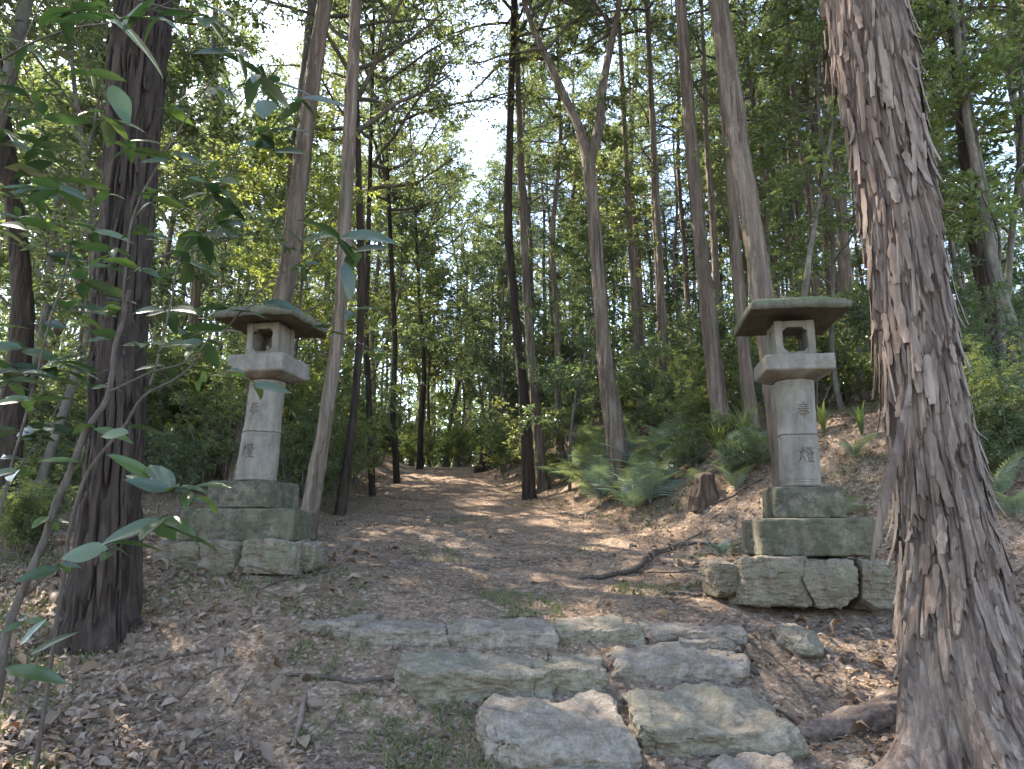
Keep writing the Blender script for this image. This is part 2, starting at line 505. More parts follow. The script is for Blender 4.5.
OFFER = [[(.2, .86), (.8, .88)], [(.26, .72), (.74, .74)], [(.1, .58), (.9, .6)], [(.5, 1), (.46, .72), (.36, .5), (.08, .28)],
         [(.56, .6), (.68, .46), (.92, .3)], [(.3, .36), (.7, .37)], [(.26, .2), (.74, .21)], [(.5, .48), (.5, 0)]]
LAMP = [[(.1, .72), (.16, .5)], [(.36, .78), (.28, .6)], [(.24, .95), (.23, .5), (.04, .08)], [(.24, .4), (.36, .16)],
        [(.48, .9), (.62, .86), (.44, .62)], [(.74, .96), (.66, .78), (.52, .6)], [(.7, .82), (.84, .66), (.98, .58)], [(.86, .9), (.76, .76)],
        [(.56, .56), (.84, .56)], [(.56, .46), (.86, .46), (.84, .3), (.57, .3), (.56, .46)], [(.6, .24), (.66, .1)], [(.84, .24), (.76, .1)],
        [(.44, .04), (.98, .05)]]


def carved_shaft(r0, r1, h, joint, chars, th0, seed):
    """a round shaft with a worn joint ring and two characters cut into it; chars = (strokes, zc, size)"""
    nu, nv = 420, 520
    th = np.arange(nu) / nu * 2 * math.pi - math.pi
    z = np.linspace(0, h, nv)
    TH, Z = np.meshgrid(th, z); TH, Z = TH.ravel(), Z.ravel()
    r = r0 + (r1 - r0) * Z / h
    r = r + .004 * np.cos((Z / h * 2 - .25) * math.pi)
    j = np.abs(Z - joint - .003 * np.sin(TH * 3 + seed))
    r = r + .006 * np.exp(-(j / .022) ** 2) - .012 * np.exp(-(j / .006) ** 2)
    for zz in (.035, .05, h - .05, h - .035):
        r = r - .003 * np.exp(-(np.abs(Z - zz) / .004) ** 2)
    r = r - .02 * np.clip(1 - Z / .015, 0, 1) ** 2 - .015 * np.clip(1 - (h - Z) / .012, 0, 1) ** 2
    # th = -pi/2 faces the camera side (local -y)
    X = (TH - (-math.pi / 2 + th0)) * r0
    for strokes, zc, s in chars:
        sel = (np.abs(X) < s) & (np.abs(Z - zc) < s)
        u = X[sel] / s + .5; v = (Z[sel] - zc) / s + .5
        u = u + .012 * np.sin(v * 23 + seed)
        d = np.full(u.shape, 9.0)
        for st in strokes:
            for a, b in zip(st[:-1], st[1:]):
                d = np.minimum(d, seg_dist(u, v, a, b))
        r[sel] -= .011 * (1 - sstep(.018, .055, d))
    P = np.stack([np.cos(TH) * r, np.sin(TH) * r, Z], 1)
    r2 = .0022 * fbm(P * 14 + seed, 4, seed) - .004 * np.clip(fbm(P * 30 + seed, 3, seed + 5) - .7, 0, 1)
    P[:, 0] *= 1 + r2 / r0; P[:, 1] *= 1 + r2 / r0
    F = grid_faces(nu, nv, True)
    V = np.vstack([P, [[0, 0, 0], [0, 0, h]]])
    i = np.arange(nu)
    T0 = np.stack([i, np.full(nu, len(P)), (i + 1) % nu], 1)[:, [0, 1, 2]]
    k = (nv - 1) * nu
    T1 = np.stack([k + i, k + (i + 1) % nu, np.full(nu, len(P) + 1)], 1)
    return V, [F, T0, T1]


def cap_roof(s, t_edge, rise, droop, seed, ragged=0.0, n=90):
    """square roof slab: curved mossy top, drooping corners, sloping underside"""
    u = np.linspace(-1, 1, n); U, W = np.meshgrid(u, u); U, W = U.ravel(), W.ravel()
    m = np.maximum(np.abs(U), np.abs(W))
    rr = np.sqrt((U ** 2 + W ** 2) / 2)
    X, Y = U * s / 2, W * s / 2
    P = np.stack([X, Y, X * 0], 1)
    corner = np.abs(U * W) ** 1.5
    top = t_edge + rise * (1 - m ** 1.6) + droop * corner + .006 * fbm(P * 7 + seed, 4, seed)
    bot = -.0 + rise * .45 * (1 - np.clip(m, 0, 1)) + droop * .8 * corner + .004 * fbm(P * 9 + seed, 3, seed + 2)
    edge = m > .93
    rag = 1 + ragged * fbm(P * 5 + seed, 4, seed + 4) * sstep(.6, 1, m)
    A = Acc()
    A.add(np.stack([X * rag, Y * rag, top - .012 * edge], 1), grid_faces(n, n))
    A.add(np.stack([X * rag * .985, Y * rag * .985, bot], 1), grid_faces(n, n)[:, ::-1])
    # the rim
    idx = np.arange(n * n).reshape(n, n)
    ring = np.concatenate([idx[0, :-1], idx[:-1, -1], idx[-1, ::-1][:-1], idx[::-1, 0][:-1]])
    nx = np.roll(ring, -1)
    A.F[4].append(np.stack([ring + n * n, nx + n * n, nx, ring], 1))
    return A


def fire_box(w, h, win, wh, z0, seed, through=True):
    """square light chamber: four faces each with an opening, made of posts, sill and lintel with rounded inner corners"""
    A = Acc(); hw = w / 2; post = (w - win) / 2; sill = (h - wh) * .45; lint = h - wh - sill
    def bx(x0, x1, y0, y1, za, zb):
        V, F = CS[22]; V = V.copy(); p = 16.0
        V /= (np.abs(V) ** p).sum(1)[:, None] ** (1 / p)
        c = np.array([(x0 + x1) / 2, (y0 + y1) / 2, (za + zb) / 2]); e = np.array([x1 - x0, y1 - y0, zb - za]) / 2
        V = V * e + c; V += (.0025 * fbm(V * 12 + seed, 3, seed))[:, None]
        A.add(V, F)
    for sx in (-1, 1):
        for sy in (-1, 1):
            x0, x1 = sorted((sx * hw, sx * (hw - post))); y0, y1 = sorted((sy * hw, sy * (hw - post)))
            bx(x0, x1, y0, y1, z0, z0 + h)
    bx(-hw + .006, hw - .006, -hw + .006, hw - .006, z0 + .001, z0 + sill)
    bx(-hw + .006, hw - .006, -hw + .006, hw - .006, z0 + h - lint, z0 + h - .001)
    # chamfers in the corners of the openings
    c = win * .2
    for rot in range(4):
        if not through and rot == 3: continue
        for sx in (-1, 1):
            for (zz, sg) in ((z0 + sill, 1), (z0 + h - lint, -1)):
                xa = sx * win / 2
                pts = []
                for yy in (-hw + .008, -hw + post - .004):
                    pts += [(xa + sx * .004, yy, zz - sg * .004), (xa - sx * c, yy, zz - sg * .004), (xa + sx * .004, yy, zz + sg * c)]
                P = np.array(pts); a = rot * math.pi / 2
                P = np.stack([P[:, 0] * math.cos(a) - P[:, 1] * math.sin(a), P[:, 0] * math.sin(a) + P[:, 1] * math.cos(a), P[:, 2]], 1)
                A.add(P, np.array([[0, 1, 2], [5, 4, 3]])); A.add(P, np.array([[0, 3, 4, 1], [1, 4, 5, 2], [2, 5, 3, 0]]))
    for sx in (-1, 1):              # the closed side walls, set back behind the posts
        x0, x1 = sorted((sx * (hw - .012), sx * (hw - post * .85)))
        bx(x0, x1, -hw + post - .003, hw - post + .003, z0 + sill - .002, z0 + h - lint + .002)
    if not through:
        bx(-hw + post - .002, hw - post + .002, hw - post * .8, hw - .008, z0 + sill - .002, z0 + h - lint + .002)
    return A


def platform(w, z0, z1, z2, r, seed):
    """square slab (z1..z2) whose underside tapers to the round shaft at z0"""
    n = 160
    a = np.arange(n) / n * 2 * math.pi
    c, s = np.cos(a), np.sin(a)
    p = 90.0
    sq = 1 / (np.abs(c) ** p + np.abs(s) ** p) ** (1 / p)
    prof = [(z0, 0, 1.0)]
    for k in range(1, 9):
        t = k / 8
        prof.append((z0 + (z1 - z0) * t, t ** .8, 1.0))
    for k in range(1, 8): prof.append((z1 + (z2 - z1) * k / 7, 1, 1.0 - (.012 if k == 7 else 0)))
    for q in (.9, .6, .3, .02): prof.append((z2 + .001 * (1 - q), 1, q))
    rows = []
    for z, t, k in prof:
        rad = (r * (1 - t) + t * sq * w / 2) * k
        rows.append(np.stack([c * rad, s * rad, np.full(n, z)], 1))
    V = np.concatenate(rows); V += (.0025 * fbm(V * 13 + seed, 4, seed))[:, None]
    return V, grid_faces(n, len(prof), True)


def lantern(X, Y, rz, pys, label, seed, W, ragged, rots, shaft_px, lean=(0, 0), through=True, rw=.70):
    z = {k: zat(py, Y + dy) for k, (py, dy) in pys.items()}
    base = z['base']
    root = thing('stone_lantern', label, 'stone lantern', (X, Y, base), rz, 'pair of stone lanterns')
    L = {k: v - base for k, v in z.items()}
    block('lower_plinth', W[0], W[0], L['base'], L['lp'], M['lantern_green'], seed, root, rots[0], chip=.014)
    block('upper_plinth', W[1], W[1], L['lp'] + .002, L['up'], M['lantern_green'], seed + 1, root, rots[1], top=.97, chip=.012)
    top = bpy.data.objects.new('shaft', None)
    r = W[2] / 2
    h = L['sh'] - L['up']
    V, F = carved_shaft(r * shaft_px[0], r * shaft_px[1], h, h * .475, [(OFFER, h * .70, .105), (LAMP, h * .29, .115)], shaft_px[2], seed)
    lx, ly = lean
    V[:, 0] += lx * V[:, 2]; V[:, 1] += ly * V[:, 2]
    s = link('shaft', mkmesh('shaft', V, F, M['lantern']), root, (0, 0, L['up'] + .002))
    dx, dy = lx * h, ly * h
    V, F = platform(W[3], L['sh'], L['cb'], L['ct'], r * .98, seed)
    link('platform', mkmesh('platform', V, F, M['lantern']), root, (dx, dy, 0), (0, 0, rots[2]))
    A = fire_box(W[4], L['bt'] - L['ct'], W[4] * .62, (L['bt'] - L['ct']) * .66, L['ct'] + .002, seed, through)
    fb = link('fire_box', A.mesh('fire_box', M['lantern']), root, (dx, dy, 0), (0, 0, rots[2]))
    A = cap_roof(rw, .075, .07, -.018, seed, ragged)
    rf = link('roof', A.mesh('roof', M['roof']), root, (dx, dy, L['rf']), (R(-1.5), R(.5), rots[2] + R(1)))
    return root, fb, L


RX = at(800, 480, 5.5)[0]
pysR = dict(base=(557, -.37), lp=(518, -.37), up=(486, -.26), sh=(382, -.0), cb=(368, -.26), ct=(353, -.26), bt=(320, -.15), rf=(308, -.35))
lanR, fbR, LR = lantern(RX, 5.5, R(-7), pysR, 'upright stone lantern with a square green mossy roof beside the shaggy cypress', 3,
                        (.76, .485, .288, .485, .285), .004, (0, 0, 0), (.97, .98, R(10)), (.012, 0), True)
LX = at(256, 475, 6.0)[0]
pysL = dict(base=(542, -.42), lp=(508, -.42), up=(480, -.27), sh=(382, -.0), cb=(370, -.25), ct=(353, -.25), bt=(322, -.15), rf=(317, -.3))
lanL, fbL, LL = lantern(LX, 6.0, R(-2), pysL, 'leaning stone lantern with a ragged thin roof behind the leafy twigs', 8,
                        (.84, .53, .305, .48, .28), .085, (R(5), R(-8), R(-9)), (1.04, .91, R(-16)), (.06, 0), False, .70)
# small pale pieces left inside the fire box of the left lantern
for k, (dx, dz) in enumerate(((-.035, .055), (.03, .06))):
    V, F = rock_shape((.032, .03, dz * 1.6), 70 + k, n=22, p=3)
    o = link('pebble', mkmesh('pebble', V, F, M['stone']), None,
             (LX + dx + .055 * LL['ct'], 5.95, zat(353, 5.75) + .075), (0, 0, .4 * k))
    tag(o, ['small pale pebble, left of two inside the leaning lantern', 'small pale pebble, right of two inside the leaning lantern'][k], 'pebble', 'pebbles in the fire box')


def foundation(px0, px1, pyt, pyb, Y, depth, seed, label, mat='found', rz=0.0, side=0):
    xa, xb = at(px0, pyt, Y)[0], at(px1, pyt, Y)[0]
    zt, zb = zat(pyt, Y), zat(pyb, Y) - .06
    V, F = rock_shape((abs(xb - xa) * 1.02, depth, zt - zb), seed, p=18, cuts=6, rough=.045, chip=.05, n=90, warp=.09)
    o = link('foundation_stone', mkmesh('foundation_stone', V, F, M[mat]), None, ((xa + xb) / 2, Y + depth / 2, (zt + zb) / 2), (0, 0, rz))
    return tag(o, label, 'foundation stone', 'foundation stones under the lanterns')


foundation(714, 741, 562, 588, 5.2, .4, 31, 'small foundation stone at the left corner under the upright lantern', rz=.1)
foundation(741, 806, 557, 598, 5.05, .42, 32, 'wide foundation stone under the left front of the upright lantern')
foundation(807, 855, 558, 599, 5.04, .42, 33, 'middle foundation stone under the front of the upright lantern', rz=-.04)
foundation(856, 896, 562, 598, 5.08, .5, 34, 'foundation stone under the upright lantern nearest the shaggy cypress', rz=-.1)
foundation(152, 199, 541, 572, 5.5, .42, 36, 'foundation stone at the left end under the leaning lantern', rz=.06)
foundation(201, 242, 541, 570, 5.5, .42, 37, 'second foundation stone from the left under the leaning lantern')
foundation(243, 295, 541, 570, 5.46, .46, 38, 'wide foundation stone under the front right of the leaning lantern')
foundation(294, 316, 542, 564, 5.62, .35, 39, 'foundation stone at the right corner under the leaning lantern', rz=-.08)
# stones of the two bases that stand further back, under the plinths
for (X, Y, lab, w) in ((RX, 5.78, 'upright', .62), (LX, 6.25, 'leaning', .9)):
    zt = (zat(557, 5.13) if X > 0 else zat(542, 5.58)) - .004
    V, F = rock_shape((w, .62, .42), 41 + int(X), p=18, cuts=2, rough=.012, warp=.03)
    o = link('foundation_stone', mkmesh('foundation_stone', V, F, M['found']), None, (X, Y, zt - .21 - .004))
    tag(o, 'large flat foundation stone carrying the back of the %s lantern' % lab, 'foundation stone', 'foundation stones under the lanterns')


# ------------------------------------------------------------------ trunks
def bark_shag(U, S, seed, layers=((.055, .55, .024), (.09, .9, .026), (.03, .28, .013))):
    """U = metres round the trunk, S = metres up; overlapping strips loose at their lower end"""
    out = np.zeros_like(U)
    for k, (w, L, a) in enumerate(layers):
        u = U + .045 * fbm(np.stack([U * 2, S * 1.1, S * 0 + k * 7 + seed], 1), 2, seed + k)
        c = np.floor(u / w)
        rc = _h(c.astype(np.int64) & 0xffff, c.astype(np.int64) * 0 + k, c.astype(np.int64) * 0, seed)
        s = S / L + rc * 7.0 + .10 * np.sin(u / w * 6.28)
        row = np.floor(s); t = s - row
        r2 = _h(c.astype(np.int64) & 0xffff, row.astype(np.int64) & 0xffff, c.astype(np.int64) * 0 + 3 + k, seed)
        fr = u / w - c
        edge = np.clip(np.minimum(fr, 1 - fr) / .12, 0, 1)
        hgt = (1 - t) ** 1.6 * (.35 + .9 * r2) * sstep(0, .025, t)
        out += a * hgt * edge + a * .25 * edge * r2
    return out


def bark_ridge(U, S, seed, amp=.026, freq=20):
    P = np.stack([U * freq + 1.0 * fbm(np.stack([U * 2, S * .9, U * 0], 1), 2, seed + 9), S * 1.5, U * 0 + seed], 1)
    n = 1 - 1.6 * np.exp(-(fbm(P, 3, seed) / .22) ** 2)
    P2 = np.stack([U * freq * 2.6, S * 9, U * 0 + seed], 1)
    return amp * (np.clip(n, -.6, 1) + .25 * fbm(P2, 2, seed + 4))


def trunk_mesh(name, path, radii, mat, nu, nv, style, seed, flare=0.0, lobes=5, flare_h=.35, buttress=None):
    P = catmull(path, nv); rr = catmull(np.stack([radii, np.zeros(len(radii)), np.zeros(len(radii))], 1), nv)[:, 0]
    T, A, B = frames(P)
    S = np.concatenate([[0], np.cumsum(np.linalg.norm(np.diff(P, axis=0), axis=1))])
    th = np.arange(nu) / nu * 2 * math.pi
    TH, SS = np.meshgrid(th, S); r = np.repeat(rr[:, None], nu, 1)
    rm = float(np.mean(rr))
    CT, ST = np.cos(TH), np.sin(TH)
    Q = np.stack([CT.ravel() * 1.3, ST.ravel() * 1.3, SS.ravel() * .7 + seed], 1)
    r = r * (1 + .055 * fbm(Q, 3, seed).reshape(r.shape))
    if flare:
        f = np.exp(-np.clip(SS - .25, -.1, None) / flare_h)
        lob = .5 + .5 * np.cos(TH * lobes + 1.7 * np.sin(TH + seed) + seed)
        r = r * (1 + flare * f * (.45 + .9 * lob)) * (1 + .08 * lob * np.exp(-SS / (flare_h * 4)))
    if buttress:
        for (a0, wd, am, hh) in buttress:
            da = (TH - a0 + math.pi) % (2 * math.pi) - math.pi
            r = r + am * np.exp(-(da / wd) ** 2) * np.exp(-np.clip(SS - .25, -.1, None) / hh)
    # seamless round coordinate: mirror the pattern at the back
    Um = (np.abs(((TH + math.pi * .5) % (2 * math.pi)) - math.pi)) * rm
    off = np.where(((TH + math.pi * .5) % (2 * math.pi)) > math.pi, 37.0, 0.0)
    # the two joints of the pattern lie at the left and right flanks, blended
    if style == 'shag':
        d = bark_shag((TH * rm).ravel(), SS.ravel(), seed).reshape(r.shape)
    elif style == 'ridge':
        d = bark_ridge((TH * rm).ravel(), SS.ravel(), seed).reshape(r.shape)
    elif style == 'mid':
        d = .5 * bark_shag((TH * rm).ravel(), SS.ravel(), seed).reshape(r.shape) + .4 * bark_ridge((TH * rm).ravel(), SS.ravel(), seed, .012).reshape(r.shape)
    else:
        d = .004 * fbm(np.stack([CT.ravel() * 3, ST.ravel() * 3, SS.ravel() * 3], 1), 3, seed).reshape(r.shape)
    sc_ = np.clip(np.repeat(rr[:, None], nu, 1) / .16, .12, 1)
    r = r + (d - d.mean() * 1.3) * sc_
    V = P[:, None] + r[..., None] * (CT[..., None] * A[:, None] + ST[..., None] * B[:, None])
    V = V.reshape(-1, 3)
    F = grid_faces(nu, nv, True)
    V = np.vstack([V, P[-1] + T[-1] * .05]); i = np.arange(nu); k = (nv - 1) * nu
    cap = np.stack([k + i, k + (i + 1) % nu, np.full(nu, len(V) - 1)], 1)
    return mkmesh(name, V, [F, cap], mat), P, rr, (T, A, B), S


def px_path(Y, pts, dY=0.0, sink=.25):
    """pts (px, py, width_px) from the ground up -> world path and radii at depth Y (leaning dY over its length)"""
    n = len(pts); P, r = [], []
    for k, (px, py, w) in enumerate(pts):
        y = Y + dY * k / (n - 1); p = at(px, py, y)
        d = ray(px, py); dist = (p[1]) / math.cos(PITCH)
        P.append(p); r.append(.82 * w / 2 * p[1] / F_PX / (d[1]))
    P = np.array(P); r = np.array(r) * (.9 if Y > 7 else 1.0)
    g = P[0].copy(); zz = gz1(g[0], g[1])
    dirn = (P[0] - P[1]); dirn /= -dirn[2]
    k = max(0.0, P[0][2] - zz)
    foot = P[0] + dirn * (k + sink)
    P = np.vstack([foot, P]); r = np.concatenate([[r[0] * 1.05], r])
    return P, r


# ------------------------------------------------------------------ leaves
def leaf_cloud(Pb, D, Nn, L, W, fold=.18, curl=.1):
    """rhombic leaves: base points, directions, normals, lengths, widths -> V, F (two triangles pairs each)"""
    n = len(Pb)
    D = D / (np.linalg.norm(D, axis=1)[:, None] + 1e-9)
    S = np.cross(D, Nn); S /= np.linalg.norm(S, axis=1)[:, None] + 1e-9
    N = np.cross(S, D)
    L = L[:, None]; W = W[:, None]
    a = Pb; m = Pb + D * L * .45
    l = m - S * W * .5 + N * W * fold; r = m + S * W * .5 + N * W * fold
    tip = Pb + D * L - N * L * curl
    V = np.stack([a, l, tip, r], 1).reshape(-1, 3)
    i = np.arange(n)[:, None] * 4
    F = np.concatenate([i + np.array([[0, 2, 1]]), i + np.array([[0, 3, 2]])])
    return V, F


class Grower:
    def __init__(s, seed):
        s.r = np.random.RandomState(seed); s.wood = Acc(); s.tw = []
    def limb(s, p, d, L, r, up=.25, wob=.25, n=7, sides=5):
        pts = [np.array(p, float)]; d = np.array(d, float); d /= np.linalg.norm(d)
        for k in range(n):
            d = d + s.r.normal(size=3) * wob * .4 + np.array([0, 0, up]) / n
            d /= np.linalg.norm(d); pts.append(pts[-1] + d * L / n)
        pts = np.array(pts)
        V, F = tube(pts, np.linspace(r, r * .3, len(pts)), sides)
        s.wood.add(V, F)
        return pts
    def side_dir(s, t, spread=1.0, up=.2):
        v = s.r.normal(size=3); v -= t * (v @ t); v /= np.linalg.norm(v) + 1e-9
        d = t * .55 + v * spread + np.array([0, 0, up]); return d / np.linalg.norm(d)
    def crown(s, axis, h0, H, Rr, nb, sub=7, tw=6, limb_up=.5, shape='dome', rb=.045, twl=.45, flat=.35):
        for k in range(nb):
            f = (k + s.r.rand()) / nb; z = h0 + (H - h0) * f
            i = min(len(axis) - 1, int(np.searchsorted(axis[:, 2], z)))
            p = axis[i]; a = k * 2.4 + s.r.rand() * 1.2
            if shape == 'dome': L = Rr * (.55 + .75 * math.sin(math.pi * min(1, .18 + f * .8))) * s.r.uniform(.6, 1.1)
            elif shape == 'cone': L = Rr * (1.05 - .8 * f) * s.r.uniform(.6, 1.1)
            else: L = Rr * s.r.uniform(.4, 1.1)
            el = limb_up * s.r.uniform(.4, 1.4)
            d = np.array([math.cos(a), math.sin(a), el])
            pts = s.limb(p, d, L, rb * (1.1 - .6 * f), up=.25, wob=.3)
            for q in range(sub):
                fi = .25 + .75 * (q + s.r.rand()) / sub; j = min(len(pts) - 2, int(fi * (len(pts) - 1)))
                t = pts[j + 1] - pts[j]; t /= np.linalg.norm(t)
                p2 = pts[j] + (pts[j + 1] - pts[j]) * s.r.rand()
                d2 = s.side_dir(t, .9, .1); d2[2] *= (1 - flat)
                sp = s.limb(p2, d2, L * .38 * s.r.uniform(.5, 1.2), rb * .3, .12, .35, 4, 4)
                for w in range(tw):
                    jj = s.r.randint(1, len(sp)); tt = sp[jj] - sp[jj - 1]; tt /= np.linalg.norm(tt)
                    d3 = s.side_dir(tt, .9, .1); d3[2] *= (1 - flat)
                    pp = sp[jj]; l3 = twl * s.r.uniform(.5, 1.2)
                    s.tw.append((pp, d3, l3))
                    V, F = tube(np.array([pp, pp + d3 * l3 * .5 + s.r.normal(size=3) * .02, pp + d3 * l3]), [.005, .004, .002], 3)
                    s.wood.add(V, F)
    def leaves(s, per, L, W, mat_name, nm, updown=.6, droop=.15, fold=.18, lv=.45):
        T = s.tw; n = len(T)
        P = np.array([t[0] for t in T]); D = np.array([t[1] for t in T]); Ln = np.array([t[2] for t in T])
        P = np.repeat(P, per, 0); D = np.repeat(D, per, 0); Ln = np.repeat(Ln, per)
        t = s.r.rand(len(P)) ** .8
        B = P + D * (Ln * t)[:, None]
        v = s.r.normal(size=B.shape); v -= D * (v * D).sum(1)[:, None]; v /= np.linalg.norm(v, axis=1)[:, None]
        v[:, 2] *= .5
        dd = D * .6 + v + np.array([0, 0, -droop])
        N = np.array([0, 0, 1.0]) * updown + s.r.normal(size=B.shape) * .42
        l = L * s.r.uniform(1 - lv, 1 + lv, len(B)); w = W * s.r.uniform(.75, 1.2, len(B))
        V, F = leaf_cloud(B + v * .01, dd, N, l, w, fold)
        return mkmesh(nm, V, F, M[mat_name], False)


def axis_line(rng, H, wob, n=24, lean=(0, 0)):
    z = np.linspace(0, H, n)
    a, b, c, d = rng.uniform(0, 6.28, 4)
    x = wob * (np.sin(z * .55 + a) - math.sin(a) + .5 * (np.sin(z * 1.3 + b) - math.sin(b))) + lean[0] * z
    y = wob * (np.sin(z * .5 + c) - math.sin(c) + .5 * (np.sin(z * 1.2 + d) - math.sin(d))) + lean[1] * z
    return np.stack([x, y, z], 1)


PROTO = {'brush': [], 'broadleaf': [], 'cypress': [], 'small': [], 'shrub': [], 'top': [], 'topc': [], 'sapling': []}


def make_protos():
    for k in range(4):      # tall broad-leaved trees
        g = Grower(100 + k); H = g.r.uniform(11, 14)
        ax = axis_line(g.r, H, .28, lean=(g.r.uniform(-.04, .04), g.r.uniform(-.03, .03)))
        tm, *_ = trunk_mesh('trunk', ax, np.linspace(.09, .025, len(ax)), M['bark_grey' if k % 2 else 'bark_cyp'], 24, 160, 'mid', 100 + k, .5, 4, .2)
        g.crown(ax, H * .30, H, 2.4, 24, 8, 7, .55, 'dome', .04, .42)
        PROTO['broadleaf'].append((tm, g.wood.mesh('branches', M['bark_grey'], True), g.leaves((15, 11, 9, 12)[k], (.075, .10, .13, .085)[k], (.036, .048, .06, .042)[k], 'leaf_a' if k < 3 else 'leaf_y', 'crown')))
    for k in range(3):      # slender cypresses with high crowns and dead stubs below
        g = Grower(120 + k); H = g.r.uniform(14, 17)
        ax = axis_line(g.r, H, .07, lean=(g.r.uniform(-.02, .02), 0))
        tm, *_ = trunk_mesh('trunk', ax, np.linspace(.095, .025, len(ax)), M['bark_cyp'], 28, 200, 'mid', 130 + k, .4, 5, .2)
        for q in range(26):
            z = g.r.uniform(2.0, H * .55); i = int(z / H * 23); a = g.r.rand() * 6.28
            g.limb(ax[i], (math.cos(a), math.sin(a), g.r.uniform(-.2, .5)), g.r.uniform(.4, 1.6), .014, .1, .4, 6, 4)
        g.crown(ax, H * .5, H, 1.7, 30, 7, 6, .15, 'cone', .03, .34, .5)
        PROTO['cypress'].append((tm, g.wood.mesh('branches', M['bark_grey'], True), g.leaves(6, .085, .036, 'leaf_b', 'crown', .8, .3)))
    for k in range(4):      # understorey trees
        g = Grower(140 + k); H = g.r.uniform(4.6, 6.6)
        ax = axis_line(g.r, H, .22, lean=(g.r.uniform(-.1, .1), g.r.uniform(-.1, .1)))
        tm, *_ = trunk_mesh('trunk', ax, np.linspace(.045, .012, len(ax)), M['bark_grey'], 14, 90, 'fine', 140 + k)
        g.crown(ax, H * .22, H, 1.5, 20, 6, 6, .6, 'dome', .02, .34)
        PROTO['small'].append((tm, g.wood.mesh('branches', M['bark_grey'], True), g.leaves(13, .088, .042, ('leaf_a', 'leaf_c', 'leaf_a', 'leaf_y')[k], 'crown')))
    for k in range(3):      # thin bare-stemmed saplings
        g = Grower(160 + k); H = g.r.uniform(5.5, 8)
        ax = axis_line(g.r, H, .16, lean=(g.r.uniform(-.12, .12), g.r.uniform(-.08, .08)))
        tm, *_ = trunk_mesh('trunk', ax, np.linspace(.04, .012, len(ax)), M['bark_grey'], 12, 90, 'fine', 160 + k)
        g.crown(ax, H * .45, H, 1.2, 13, 6, 5, .8, 'dome', .015, .34)
        PROTO['sapling'].append((tm, g.wood.mesh('branches', M['bark_grey'], True), g.leaves(16, .085, .042, 'leaf_a', 'crown')))
    for k in range(4):      # shrubs
        g = Grower(180 + k); H = g.r.uniform(1.3, 2.1)
        for q in range(5):
            a = q * 1.26 + g.r.rand()
            pts = g.limb((0, 0, 0), (math.cos(a) * .5, math.sin(a) * .5, 1), H * g.r.uniform(.7, 1), .014, .3, .25, 9, 5)
            g.crown(pts, .25, pts[-1][2], .55, 6, 4, 4, .6, 'x', .008, .22, .3)
        PROTO['shrub'].append((None, g.wood.mesh('stems', M['bark_grey'], True), g.leaves(8, .075, .032, ('leaf_c', 'leaf_a', 'leaf_c', 'leaf_b')[k], 'foliage', .8)))
    for k in range(2):      # thin light brush
        g = Grower(190 + k); H = g.r.uniform(1.9, 2.5)
        for q in range(9):
            a = q * .7 + g.r.rand()
            pts = g.limb((g.r.normal() * .25, g.r.normal() * .25, 0), (math.cos(a) * .25, math.sin(a) * .25, 1), H * g.r.uniform(.6, 1), .009, .3, .25, 9, 5)
            g.crown(pts, .3, pts[-1][2], .4, 6, 3, 3, .9, 'x', .005, .2, .2)
        PROTO['brush'].append((None, g.wood.mesh('stems', M['bark_grey'], True), g.leaves(12, .055, .024, 'leaf_y', 'foliage', .6)))
    for k in range(3):      # crowns set on top of the individually modelled trunks
        g = Grower(200 + k)
        ax = axis_line(g.r, 6.5, .12)
        g.crown(ax, .0, 6.0, 2.5, 24, 8, 7, .5, 'dome', .045, .42)
        PROTO['top'].append((None, g.wood.mesh('branches', M['bark_grey'], True), g.leaves(9, .085, .042, 'leaf_a', 'crown')))
    for k in range(2):
        g = Grower(210 + k)
        ax = axis_line(g.r, 7.5, .06)
        g.crown(ax, .0, 7.3, 2.0, 30, 8, 6, .15, 'cone', .035, .34, .5)
        PROTO['topc'].append((None, g.wood.mesh('branches', M['bark_cyp'], True), g.leaves(7, .085, .036, 'leaf_b', 'crown', .8, .3)))


make_protos()


def place_plant(kind, k, x, y, s, rz, name, label, cat, group, sink=.06):
    tm, wood, lv = PROTO[kind][k % len(PROTO[kind])]
    root = thing(name, label, cat, (x, y, gz1(x, y) - sink), rz, group)
    root.scale = (s, s, s)
    if tm: link('trunk', tm, root)
    link('stems' if kind in ('shrub', 'brush') else 'branches', wood, root)
    link('foliage' if kind in ('shrub', 'brush') else 'crown', lv, root)
    return root


